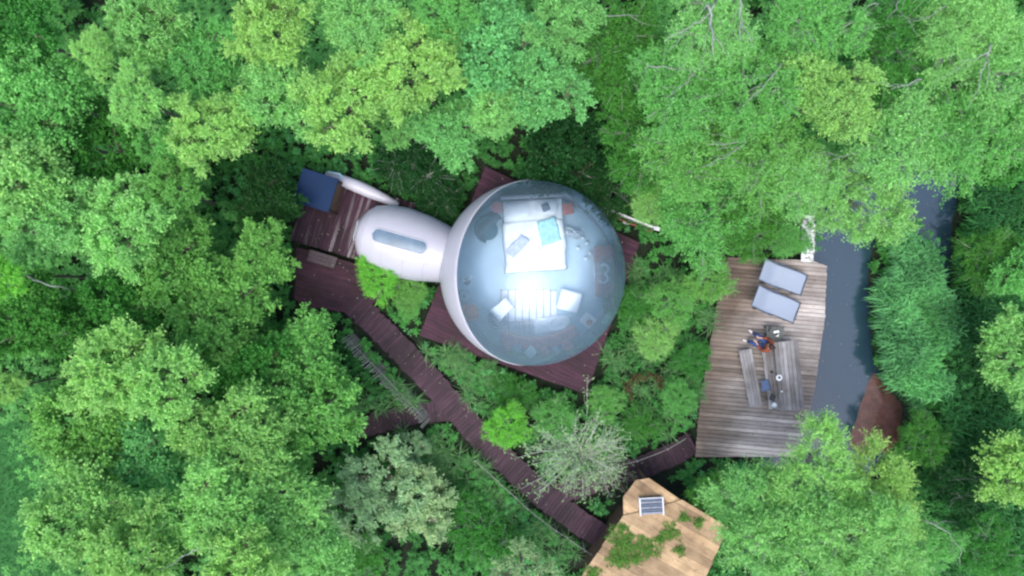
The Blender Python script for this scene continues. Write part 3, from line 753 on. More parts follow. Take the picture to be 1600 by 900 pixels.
# slatted bench
r = empty('slatted_bench', fp(812, 511), R(2), 'low slatted wooden bench below the striped rug', 'bench')
for k in range(11): MB().box((-.42 + .084 * k, 0, .30), (.05, .48, .03)).build('slat', MAT['table'], r)
for sy in (-1, 1): MB().box((0, sy * .2, .27), (.9, .04, .03)).build('bearer', MAT['brown'], r)
for sx in (-1, 1):
    for sy in (-1, 1): MB().box((sx * .4, sy * .2, .13), (.05, .05, .26)).build('leg', MAT['brown'], r)
# curved window seat with cushions
r = empty('curved_window_seat', fp(832, 427), 0, 'low curved seat following the lower rim of the dome floor', 'seat')
def arc_block(r0, r1, a0, a1, z0, z1, n=18):
    o = [((r1) * math.cos(R(a0 + (a1 - a0) * k / n)), r1 * math.sin(R(a0 + (a1 - a0) * k / n))) for k in range(n + 1)]
    i = [((r0) * math.cos(R(a0 + (a1 - a0) * k / n)), r0 * math.sin(R(a0 + (a1 - a0) * k / n))) for k in range(n + 1)]
    vs = [(x, y, z0) for x, y in o] + [(x, y, z0) for x, y in i] + [(x, y, z1) for x, y in o] + [(x, y, z1) for x, y in i]
    m = n + 1; fs = []
    for k in range(n):
        fs += [(2 * m + k, 2 * m + k + 1, 3 * m + k + 1, 3 * m + k), (k + 1, k, m + k, m + k + 1), (k, k + 1, 2 * m + k + 1, 2 * m + k), (m + k + 1, m + k, 3 * m + k, 3 * m + k + 1)]
    fs += [(0, 2 * m, 3 * m, m), (n, m + n, 3 * m + n, 2 * m + n)]
    return MB().add(vs, fs)
arc_block(2.42, 2.92, -116, -52, 0, .22).build('base', MAT['brown'], r)
arc_block(2.45, 2.90, -115.5, -52.5, .22, .30).build('seat_pad', MAT['pink'], r, bevel=.02)
for i, (a, b, s, mt, lb) in enumerate([(793, 538, .42, 'pink', 'square pink cushion at the left end of the curved seat'), (808, 544, .34, 'grey', 'grey cushion on the curved seat left of the white one'),
        (829, 549, .40, 'fabric_white', 'white cushion turned cornerwise in the middle of the curved seat'), (850, 548, .36, 'pink', 'pink cushion on the curved seat right of the white one'),
        (868, 545, .30, 'grey', 'small grey cushion with white pattern on the curved seat'), (886, 538, .42, 'pink', 'square pink cushion at the right end of the curved seat')]):
    tag(cushion('seat_cushion', s, s, .16, MAT[mt], None, fp(a, b) + Vector((0, 0, .40)), (0.1, 0, R([-20, 5, 45, 20, 30, 25][i]))), lb, 'cushion', 'cushions on the curved seat')
# floor lamp tube, white lamp, pouffe
o = MB().tube([fp(744, 507), fp(753, 518), fp(766, 531)], .055, 8).build('light_tube', simple('pale_blue_tube', (.45, .62, .72), .4), None, (0, 0, .07), smooth=True); tag(o, 'pale blue rolled mat lying on the dome floor near the lower left rim', 'rolled mat')
r = empty('white_spotlight', fp(730, 440), 0.3, 'white two-armed floor lamp at the left rim inside the dome', 'floor lamp')
MB().lathe([(.14, 0), (.14, .02), (.02, .04), (.015, .9)], n=14).build('stand', MAT['dark'], r)
for a, l in ((0.5, .28), (2.5, .2)):
    MB().tube([(0, 0, .9), (math.cos(a) * l * .4, math.sin(a) * l * .4, .97), (math.cos(a) * l, math.sin(a) * l, 1.0)], [.02, .06, .09], 10).build('lamp_shade', MAT['metalw'], r, smooth=True)
r = empty('grey_pouffe', fp(726, 463), 0, 'round pale grey pouffe by the rust orange chair', 'pouffe')
MB().lathe([(.2, 0), (.27, .06), (.29, .2), (.25, .33), (.08, .36)], n=20).build('cushion_block', MAT['grey'], r, smooth=True)
MB().lathe([(.06, .355), (.05, .368), (.01, .37)], n=12).build('button', MAT['slate'], r)

# ------------------------------------------------------------------ terrace furniture
def lounger(px, py, ang, label):
    r = empty('sun_lounger', P(px, py, ZT + .35) - Vector((0, 0, .35)), ang, label, 'sun lounger', 'pair of grey loungers on the terrace')
    prof = [(-.93, .80), (-.84, .76), (-.60, .55), (-.35, .34), (-.15, .27), (.20, .37), (.6, .32), (.98, .22)]
    vs = []; fs = []; n = 6; m = len(prof)
    for x, z in prof:
        for k in range(n + 1):
            y = -.40 + .80 * k / n; vs.append((x, y, z - .02 * (1 - (y / .4) ** 2)))
    for i in range(m - 1):
        for k in range(n):
            a = i * (n + 1) + k; fs.append((a, a + n + 1, a + n + 2, a + 1))
    o = MB().add(vs, fs).build('sling', MAT['sling'], r, smooth=True); s = o.modifiers.new('s', 'SOLIDIFY'); s.thickness = .012
    b = o.modifiers.new('u', 'SUBSURF'); b.levels = b.render_levels = 1
    for sy in (-1, 1):
        MB().tube([(x, sy * .41, z) for x, z in prof], .02, 8).build('side_rail', MAT['slate'], r, smooth=True)
        MB().tube([(-.55, sy * .41, .46), (-.62, sy * .41, .02), (-.5, sy * .41, .02)], .02, 8).build('leg', MAT['dark'], r)
        MB().tube([(.6, sy * .41, .30), (.72, sy * .41, .02), (.6, sy * .41, .02)], .02, 8).build('leg', MAT['dark'], r)
        MB().tube([(-.5, sy * .43, .42), (-.1, sy * .46, .50), (.1, sy * .44, .34)], .018, 8).build('arm', MAT['slate'], r)
    for x, z in (prof[0], prof[-1]): MB().tube([(x, -.41, z), (x, .41, z)], .02, 8).build('cross_bar', MAT['slate'], r)
    return r
lounger(1221, 433, R(-19), 'pale grey sling lounger nearest the top end of the terrace')
lounger(1210, 475, R(-21), 'pale grey sling lounger just above the seated person')
TB = R(96.5)  # long axis direction of table
def boards(root, w_, l_, z, n, mat, th=.035, name='board'):
    bw = w_ / n
    for k in range(n):
        MB().box((0, -w_ / 2 + bw * (k + .5), z - th / 2), (l_ + random.uniform(-.03, .02), bw - .012, th)).build(name, mat, root, bevel=.004, seg=1)
def bench(px, py, w_, l_, h_, label, nb, ang):
    r = empty('wooden_bench', P(px, py, ZT + h_) - Vector((0, 0, h_)), ang, label, 'bench')
    boards(r, w_, l_, h_, nb, MAT['table'])
    for sx in (-1, 1):
        MB().box((sx * l_ * .38, 0, h_ - .06), (.06, w_ * .9, .05)).build('cross_bar', MAT['joist'], r)
        for sy in (-1, 1): MB().box((sx * l_ * .38, sy * w_ * .36, (h_ - .09) / 2), (.07, .06, h_ - .09)).build('leg', MAT['table'], r)
    return r
bench(1173, 591, .50, 2.2, .42, 'grey wooden bench on the open side of the terrace table', 4, R(101))
bench(1204, 587, .42, 2.55, .45, 'long narrow bench tucked against the table, the person sits on it', 3, R(97))
tb = empty('terrace_table', P(1233, 587, ZT + .75) - Vector((0, 0, .75)), R(95.5), 'large grey plank table near the water side of the terrace', 'table')
boards(tb, .92, 2.6, .75, 6, MAT['table'])
for sx in (-1, 1):
    MB().box((sx * .95, 0, .69), (.07, .8, .05)).build('cross_bar', MAT['joist'], tb)
    for sy in (-1, 1): MB().box((sx * .95, sy * .33, .33), (.09, .08, .66), rx=sy * .12).build('leg', MAT['table'], tb)
MB().box((0, 0, .45), (1.8, .06, .06)).build('stretcher', MAT['joist'], tb)
# things on bench and table
o = MB().lathe([(.03, 0), (.042, .005), (.048, .1), (.044, .1), (.038, .012)], n=16).build('black_mug', MAT['dark'], None, P(1205, 581, ZT + .45) + Vector((0, 0, .001)), smooth=True); tag(o, 'small black mug on the narrow bench', 'mug')
r = empty('white_plate', P(1217, 590, ZT + .76), 0, 'round white dish holding a dark cup at the table edge', 'plate')
MB().lathe([(.06, 0), (.10, .012), (.115, .028), (.11, .03), (.06, .012)], n=22).build('dish', MAT['fabric_white'], r, smooth=True); MB().lathe([(.03, .012), (.045, .03), (.048, .07), (.04, .065)], n=14).build('cup', MAT['dark'], r, smooth=True)
o = cloth('blue_cloth', .30, .42, simple('blue_cloth', (.10, .15, .26), .9), None, P(1196, 602, ZT + .47) + Vector((0, 0, .01)), .1, .012, 51, .012, .02, 10); tag(o, 'folded blue-grey cloth lying on the narrow bench', 'cloth')
r = empty('camera_bag', P(1206, 621, ZT + .76), R(60), 'small black bag at the lower end of the table', 'bag')
MB().box((0, 0, .08), (.24, .15, .15)).build('bag_body', MAT['dark'], r, bevel=.03, seg=3); MB().tube([(-.1, 0, .15), (-.05, 0, .22), (.05, 0, .22), (.1, 0, .15)], .012, 6).build('handle', MAT['dark'], r)
o = MB().lathe([(.06, 0), (.085, .02), (.09, .14), (.085, .145), (.07, .02)], n=18).build('glass_jug', MAT['glassware'], None, P(1208, 632, ZT + .76), smooth=True); tag(o, 'clear glass bowl next to the black bag on the table', 'bowl')
o = MB().lathe([(.03, 0), (.035, .12), (.03, .12), (.026, .01)], n=14).build('drinking_glass', MAT['glassware'], None, P(1220, 611, ZT + .76), smooth=True); tag(o, 'clear drinking glass alone on the table planks', 'glass')
r = empty('low_side_table', P(1211, 521, ZT + .42) - Vector((0, 0, .42)), R(-3), 'small dark grey-green square side table beside the seated person', 'side table')
boards(r, .52, .66, .42, 5, simple('grey_green_paint', (.11, .12, .105), .6))
for sx in (-1, 1):
    for sy in (-1, 1): MB().box((sx * .28, sy * .21, .19), (.05, .05, .38)).build('leg', MAT['dark'], r)
st_ = P(1211, 521, ZT + .42)
for i, (dx, dy, mt, nm, lb) in enumerate(((-.03, .05, 'fabric_white', 'white_cup', 'white cup, the left of two on the dark side table'), (.07, .07, 'fabric_white', 'white_cup', 'white cup, the right of two on the dark side table'),
        (.03, -.02, 'dark', 'black_pot', 'small black pot between the white dishes on the side table'), (.08, -.07, 'fabric_white', 'white_saucer', 'white saucer at the front of the dark side table'))):
    h_ = .02 if 'saucer' in nm else .08
    o = MB().lathe([(.035, 0), (.05, h_ * .5), (.055, h_), (.045, h_ * .9), (.03, h_ * .3)], n=14).build(nm, MAT[mt], None, st_ + Vector((dx, dy, .002)), smooth=True); tag(o, lb, nm.split('_')[1])
r = empty('folded_umbrella', P(1196.5, 518, ZT + .1), R(80), 'short dark upright stick-like umbrella against the side table', 'umbrella')
MB().tube([(-.16, 0, 0), (.16, 0, .45)], [.03, .045], 8).build('canopy', MAT['dark'], r, smooth=True); MB().tube([(.16, 0, .45), (.2, 0, .52)], .012, 6).build('handle', MAT['brown'], r)
# flaking white gangway beyond the terrace corner
c = P(1263, 372, .5)
gw = empty('weathered_gangway', (c.x, c.y, 0), R(88), 'narrow gangway of flaking white and grey boards beyond the terrace corner', 'gangway')
m, t, o_ = newmat('flaking_white_paint')
g_ = N(t, "ShaderNodeNewGeometry"); oi_ = N(t, "ShaderNodeObjectInfo")
f_ = noise(t, g_.outputs['Position'], 5, 6, .75); cr_ = ramp(t, f_, [(.46, (.22, .21, .17)), (.52, (.68, .70, .70)), (.7, (.82, .84, .86))])
p_ = N(t, "ShaderNodeBsdfPrincipled"); p_.inputs['Roughness'].default_value = .8; t.links.new(cr_, p_.inputs['Base Color']); t.links.new(p_.outputs[0], o_.inputs[0])
for k in range(11):
    MB().box((-.85 + .165 * k, random.uniform(-.02, .02), .48 + random.uniform(-.01, .01)), (.15, .5 + random.uniform(-.05, .05), .03), rz=random.uniform(-.04, .04)).build('board', m, gw)
for sy in (-1, 1): MB().box((0, sy * .18, .42), (1.9, .06, .08)).build('bearer', MAT['joist'], gw)

# ------------------------------------------------------------------ the person
def skin_mesh(name, verts, edges, radii, mat, parent, root=0, sub=1):
    me = bpy.data.meshes.new(name); me.from_pydata([tuple(v) for v in verts], edges, [])
    o = link(name, me, mat, parent)
    sk = o.modifiers.new('skin', 'SKIN'); sk.use_smooth_shade = True
    lay = me.skin_vertices[0].data if me.skin_vertices else None
    if lay is None:
        bpy.context.view_layer.objects.active = o
        bm = bmesh.new(); bm.from_mesh(me); bm.verts.layers.skin.verify(); bm.to_mesh(me); bm.free(); lay = me.skin_vertices[0].data
    for i, r in enumerate(radii): lay[i].radius = (r, r)
    for i in range(len(verts)): lay[i].use_root = (i == root)
    s = o.modifiers.new('sub', 'SUBSURF'); s.levels = s.render_levels = sub
    return o
SK = simple('skin', (.55, .34, .26), .5, .06, 10, .02)
pc = P(1196, 541, ZT + .45)
per = empty('person', (pc.x, pc.y, ZT), R(146), 'person in rust jacket, blue jeans and white shoes seated at the end of the bench', 'person')
# local frame: +x = facing direction, z up from terrace
pv, pe, prad = [], [], []
def jv(p, r, parent=None):
    pv.append(Vector(p)); prad.append(r)
    if parent is not None: pe.append((parent, len(pv) - 1))
    return len(pv) - 1
pel = jv((0, 0, .55), .14)
sp1 = jv((.02, 0, .72), .125, pel); ch = jv((.05, 0, .92), .14, sp1); sh = jv((.06, 0, 1.03), .10, ch); nk = jv((.09, 0, 1.10), .055, sh)
hd0 = jv((.12, 0, 1.17), .075, nk); hd1 = jv((.13, 0, 1.25), .092, hd0); hd2 = jv((.11, 0, 1.32), .07, hd1)
arms = {}
for s in (1, -1):
    a = jv((.06, s * .17, 1.00), .062, sh); e = jv((.17, s * .25, .78), .046, a); w1 = jv((.40, s * .13, .72), .032, e)
    p1 = jv((.46, s * .10, .715), .030, w1); p2 = jv((.50, s * .09, .71), .030, p1); arms[s] = (a, e, w1)
    for k, (dy, L1) in enumerate(((-.028, .062), (-.009, .075), (.010, .07), (.027, .052))):
        f1 = jv((.525, s * (.09 + dy), .705), .0095, p2); f2 = jv((.525 + L1 * .6, s * (.09 + dy * 1.1), .695), .0085, f1); jv((.525 + L1 * .9, s * (.09 + dy * 1.1), .67), .0075, f2)
    t1_ = jv((.475, s * .055, .72), .010, p1); t2_ = jv((.505, s * .038, .715), .009, t1_); jv((.53, s * .035, .70), .008, t2_)
    hp = jv((.02, s * .10, .54), .085, pel); kn = jv((.46, s * .15, .55), .052, hp); an = jv((.56, s * .19, .12), .042, kn)
    hl = jv((.58, s * .195, .055), .040, an); jv((.74, s * .22, .035), .032, hl)
body = skin_mesh('body', pv, pe, prad, SK, per, pel, 1)
# clothes
jk = [(0, 0, .60), (.02, 0, .74), (.05, 0, .92), (.055, 0, 1.02), (.075, 0, 1.08)]; je = [(0, 1), (1, 2), (2, 3), (3, 4)]; jr = [.155, .15, .165, .13, .075]
for s in (1, -1):
    b = len(jk); jk += [(.06, s * .18, 1.0), (.17, s * .26, .78), (.37, s * .145, .725)]; je += [(3, b), (b, b + 1), (b + 1, b + 2)]; jr += [.085, .066, .05]
skin_mesh('jacket', jk, je, jr, simple('rust_jacket', (.26, .060, .025), .85, .25, 9, .3), per, 0, 1)
tk = [(0, 0, .56)]; te = []; tr_ = [.155]
for s in (1, -1):
    b = len(tk); tk += [(.03, s * .105, .545), (.25, s * .13, .56), (.47, s * .15, .56), (.53, s * .18, .30), (.56, s * .19, .13)]; te += [(0, b), (b, b + 1), (b + 1, b + 2), (b + 2, b + 3), (b + 3, b + 4)]; tr_ += [.135, .125, .105, .075, .062]
skin_mesh('jeans', tk, te, tr_, simple('blue_denim', (.045, .09, .25), .85, .25, 14, .3), per, 0, 1)
for s in (1, -1):
    skin_mesh('shoe', [(.54, s * .19, .06), (.62, s * .20, .055), (.75, s * .225, .045)], [(0, 1), (1, 2)], [.052, .055, .042], simple('white_shoe%d' % s, (.75, .72, .68), .6), per, 0, 1)
def ball(name, c_, r3, mat, parent, n=14):
    vs = []; fs = []
    for j in range(1, n):
        for k in range(2 * n):
            a = math.pi * j / n; b = math.pi * k / n; vs.append((c_[0] + r3[0] * math.sin(a) * math.cos(b), c_[1] + r3[1] * math.sin(a) * math.sin(b), c_[2] + r3[2] * math.cos(a)))
    m = 2 * n
    for j in range(n - 2):
        for k in range(m): fs.append((j * m + k, (j + 1) * m + k, (j + 1) * m + (k + 1) % m, j * m + (k + 1) % m))
    vs += [(c_[0], c_[1], c_[2] + r3[2]), (c_[0], c_[1], c_[2] - r3[2])]; T, B = len(vs) - 2, len(vs) - 1
    for k in range(m): fs.append((T, k, (k + 1) % m)); fs.append((B, (n - 2) * m + (k + 1) % m, (n - 2) * m + k))
    return MB().add(vs, fs).build(name, mat, parent, smooth=True)
HAIR = simple('dark_brown_hair', (.045, .018, .012), .6, .5, 30, .5)
ball('hair', (.085, 0, 1.285), (.105, .108, .112), HAIR, per)
skin_mesh('ponytail', [(.0, -.02, 1.27), (-.07, -.05, 1.18), (-.09, -.07, 1.02)], [(0, 1), (1, 2)], [.06, .055, .02], HAIR, per, 0, 1)
ball('nose', (.222, 0, 1.22), (.018, .013, .02), SK, per, 8)
for s in (1, -1):
    ball('eye', (.208, s * .033, 1.25), (.010, .014, .009), MAT['dark'], per, 6); ball('ear', (.125, s * .096, 1.235), (.02, .01, .03), SK, per, 8)
ball('mouth', (.212, 0, 1.185), (.008, .024, .007), MAT['rust'], per, 6)

# ------------------------------------------------------------------ the hut
ZR = 2.3
hp_ = poly(ROOF_MAIN, ZR); pp_ = poly(ROOF_PORCH, ZR - .1)
hc = cen(hp_, 0)
hut = empty('garden_hut', hc, 0, 'wooden hut under a flat tan board roof with moss patches', 'hut')
deck('roof', hp_, ZR, R(-30), .30, .006, MAT['roof'], hut, th=.03, jit=.004, piece='roof_board')
deck('porch', pp_, ZR - .06, R(-38), .30, .006, MAT['roof'], hut, th=.03, jit=.004, piece='porch_board')
lw = inset(poly(ROOF_MAIN, ZR), .22)
for i in range(len(lw)):
    a, b = Vector((*lw[i], 0)), Vector((*lw[(i + 1) % len(lw)], 0)); d = b - a; n = max(1, int(d.length / .2))
    for k in range(n):
        p = a + d * ((k + .5) / n)
        MB().box((0, 0, ZR / 2 - .06), (d.length / n - .008, .03, ZR - .1)).build('wall_board', MAT['hutwall'], hut, loc=(p.x - hc[0], p.y - hc[1], 0), rot=(0, 0, math.atan2(d.y, d.x)))
MB().prism([(x - hc[0], y - hc[1]) for x, y in inset(hp_, .02)], ZR - .12, ZR - .035).build('roof_frame', MAT['joist'], hut)
MB().prism([(x - hc[0], y - hc[1]) for x, y in inset(pp_, .05)], ZR - .18, ZR - .095).build('porch_frame', MAT['joist'], hut)
for i in (1, 2, 3):
    a, b = inset(pp_, .25)[i]; MB().box((a - hc[0], b - hc[1], (ZR - .18) / 2), (.09, .09, ZR - .18)).build('porch_post', MAT['hutwall'], hut)
# roof vent
c = P(1018, 791, ZR + .12)
rv = empty('roof_vent', (c.x, c.y, ZR - .06), R(3), 'small grey slatted vent with white frame standing on the tan roof', 'vent')
MB().box((0, 0, .08), (.78, .54, .16)).build('vent_box', MAT['slate'], rv)
for sx in (-1, 1): MB().box((sx * .41, 0, .12), (.04, .64, .24)).build('side_frame', MAT['metalw'], rv, bevel=.006)
for k in range(6): MB().box((0, -.24 + .096 * k, .19), (.76, .085, .014), rx=.35).build('slat', MAT['slate'] if k % 2 else simple('vent_slat%d' % k, (.20, .22, .27), .5), rv)
MB().box((0, .29, .17), (.78, .03, .06)).build('end_frame', MAT['metalw'], rv)

# ------------------------------------------------------------------ foliage
def unit(a): return a / (np.linalg.norm(a, axis=-1, keepdims=True) + 1e-9)
def leaves(c, d, nrm_, L, W, tint, fold=0.18):
    """each leaf: a folded diamond of two triangles"""
    s = unit(np.cross(d, nrm_)); nn = unit(np.cross(s, d)); L = L[:, None]; W = W[:, None]
    mid = c + d * L * .42
    V = np.stack([c, mid + s * W * .5 + nn * W * fold, c + d * L, mid - s * W * .5 + nn * W * fold], 1).reshape(-1, 3)
    b = np.arange(len(c)) * 4
    return V, np.stack([b, b + 1, b + 2, b + 3], -1), tint
def rand_unit(r, n):
    return unit(r.normal(size=(n, 3)))
def crown(seed, Rc=2.0, reach=.22, bark='bark', ntuft=85, ntwig=9, nleaf=12, leafL=.15, leafW=.085, squash=.75, twigL=.5, lobes=7, spread=.9, droop=0.0, low=-.25, gap=.0):
    """returns crown mesh and branch mesh, centred on the crown's centre, nominal radius 2 m"""
    r = np.random.default_rng(seed)
    lob = unit(np.stack([r.normal(size=lobes), r.normal(size=lobes), r.uniform(0, 1.1, lobes)], -1)); lobw = r.uniform(.7, 1.15, lobes)
    i = np.arange(ntuft * 2); z = 1 - (1 - low) * (i + .5) / len(i); ph = i * 2.39996 + r.uniform(0, 6)
    o = np.stack([np.sqrt(1 - z * z) * np.cos(ph), np.sqrt(1 - z * z) * np.sin(ph), z], -1) + r.normal(size=(len(i), 3)) * .10
    o = unit(o)
    k = ((o @ lob.T).clip(0, 1) ** 5 * lobw).max(1)
    rad = Rc * (.42 + .60 * k) * r.uniform(.74, 1.12, len(i))
    keep = r.uniform(size=len(i)) < (.40 + .6 * k) * (1 - gap)
    o = o[keep]; rad = rad[keep]
    inner = r.uniform(size=len(o)) < .22; rad = np.where(inner, rad * .68, rad)
    T = o * rad[:, None]; T[:, 2] *= squash
    nT = len(T)
    tuftt = r.uniform(.3, .66, nT)
    out = unit(o * np.array([1, 1, .8]) + np.array([0, 0, .35]))
    td = np.repeat(out, ntwig, 0) + rand_unit(r, nT * ntwig) * spread; td[:, 2] -= droop
    td = unit(td)
    tl_ = r.uniform(.55, 1.1, nT * ntwig) * twigL * np.repeat(r.uniform(.75, 1.25, nT), ntwig)
    base = np.repeat(T, ntwig, 0)
    n = nT * ntwig
    f = (np.arange(nleaf) + .7) / nleaf
    C = (base[:, None, :] + td[:, None, :] * (tl_[:, None] * f)[:, :, None])
    C[:, :, 2] -= (f ** 2)[None, :] * tl_[:, None] * .22
    C = C.reshape(-1, 3); TD = np.repeat(td, nleaf, 0)
    m = len(C)
    C = C + r.normal(size=(m, 3)) * .03
    ld = unit(TD * .6 + rand_unit(r, m) * .9 + np.array([0, 0, -.12]))
    nn = unit(np.array([0, 0, 1.0]) + rand_unit(r, m) * .85)
    sz = r.uniform(.65, 1.2, m)
    ti = np.clip(np.repeat(np.repeat(tuftt, ntwig), nleaf) + r.normal(size=m) * .13 + np.tile(f, n) * .08, 0, .93)
    sp_ = r.uniform(size=m) < .012; ti[sp_] = 1.0
    V, F, ti = leaves(C, ld, nn, leafL * sz, leafW * sz, ti)
    cm = npmesh('crown', V, F, False, ti); cm.materials.append(MAT['leaf'])
    # limbs: lobes first, then to every third tuft
    mb = MB(); root = Vector((0, 0, -Rc * squash * 1.1))
    heads = [Vector(l * Rc * .55 * np.array([1, 1, squash])) for l in lob]
    for h in heads:
        mid = (root + h) / 2 + Vector((h.x * .15, h.y * .15, -.1)); mb.tube([root, mid, h], [.07, .05, .03], 5, False)
    for q_ in range(0, nT, 2):
        p = Vector(T[q_]); h = min(heads, key=lambda a: (a - p).length); mid = (h + p) / 2 + Vector((0, 0, .05)); mb.tube([h, mid, p + Vector(out[q_]) * reach], [.024, .016, .006], 4, False)
    bm_ = mb.mesh('branches'); bm_.materials.append(MAT[bark])
    return cm, bm_
STY = {
 'broad': [crown(s, ntuft=84, ntwig=11, nleaf=15, leafL=.135, leafW=.085, twigL=.55) for s in (1, 2, 3)],
 'tufty': [crown(s, ntuft=76, ntwig=13, nleaf=16, leafL=.125, leafW=.068, spread=.8, twigL=.62, gap=.05) for s in (11, 12, 13)],
 'fine':  [crown(s, ntuft=104, ntwig=11, nleaf=16, leafL=.11, leafW=.045, spread=1.0, twigL=.60, droop=.1, squash=.62, gap=.14, reach=.55, bark='dead_bark') for s in (21, 22, 23)],
 'willow': [crown(s, ntuft=100, ntwig=12, nleaf=18, leafL=.14, leafW=.036, spread=.6, twigL=.8, droop=.05, squash=.58, gap=.08, reach=.5, bark='dead_bark') for s in (31, 32)],
 'sage':  [crown(s, ntuft=80, ntwig=9, nleaf=14, leafL=.17, leafW=.062, spread=.55, twigL=.65, squash=.55, gap=.1) for s in (41,)],
}
TR = MB().tube([(0, 0, -.05), (.03, .02, .35), (-.02, .03, .7), (0, 0, 1.02)], [.15, .12, .10, .085], 8).mesh('trunk'); TR.materials.append(MAT['bark'])
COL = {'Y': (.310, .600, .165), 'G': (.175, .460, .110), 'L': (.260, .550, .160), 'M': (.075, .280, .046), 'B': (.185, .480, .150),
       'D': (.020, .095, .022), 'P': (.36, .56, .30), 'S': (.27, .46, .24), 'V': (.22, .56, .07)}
_proto = {}
LEAN = {(1275, 742): 1.0, (1190, 778): 1.0, (1368, 770): 1.0, (1575, 560): 1.0, (1600, 740): 1.0, (1175, 345): 1.0, (1350, 312): .8}
def tree(name, px, py, rpx, ztop, ck, style, label, cat='tree', group=None, zs=1.0):
    var = STY[style]; k = (px * 7 + py * 3) % len(var); cm, bmh = var[k]
    sq = {'broad': .75, 'tufty': .75, 'fine': .62, 'willow': .58, 'sage': .55}[style]
    zc = ztop * .7; 
    for _ in range(3):
        rw = M(rpx, zc); s = rw / (2.1 if cat == 'tree' else 2.25); zc = max(ztop - 2.0 * sq * s * zs, .35)
    c = P(px, py, zc)
    c0 = P(px, py, 0); le = LEAN.get((px, py), .35); g0 = Vector((c.x, c.y, 0)).lerp(Vector((c0.x, c0.y, 0)), le); off = Vector((c.x - g0.x, c.y - g0.y, 0))
    root = empty(name, (g0.x, g0.y, 0), 0, label, cat, group)
    hl_ = max(.1, zc - 2.0 * sq * s * zs * .98); tv = off + Vector((0, 0, hl_))
    rz = ((px * 13 + py * 29) % 360) * math.pi / 180
    if (style, k) not in _proto:
        a = bpy.data.objects.new('crown', cm); b = bpy.data.objects.new('branches', bmh); t_ = bpy.data.objects.new('trunk', TR); _proto[(style, k)] = (a, b, t_); first = True
    else: first = False
    ks = _proto[(style, k)]
    parts = ks if first else tuple(o.copy() for o in ks)
    j = ((px * 31 + py * 17) % 100) / 100 - .5; base = COL[ck]
    for o, sc_, zz in ((parts[0], (s, s, s * zs), zc), (parts[1], (s, s, s * zs), zc), (parts[2], (s, s, tv.length), 0)):
        col.objects.link(o); o.parent = root; o.location = (off.x, off.y, zz) if zz else (0, 0, 0); o.scale = sc_; o.rotation_euler = (0, 0, rz) if zz else tv.to_track_quat('Z', 'Y').to_euler()
    parts[0].color = (base[0] * (1 + .18 * j), base[1] * (1 - .05 * j), base[2] * (1 - .2 * j), 1)
    REG[(px, py)] = (root, ztop)
    return root
REG = {}
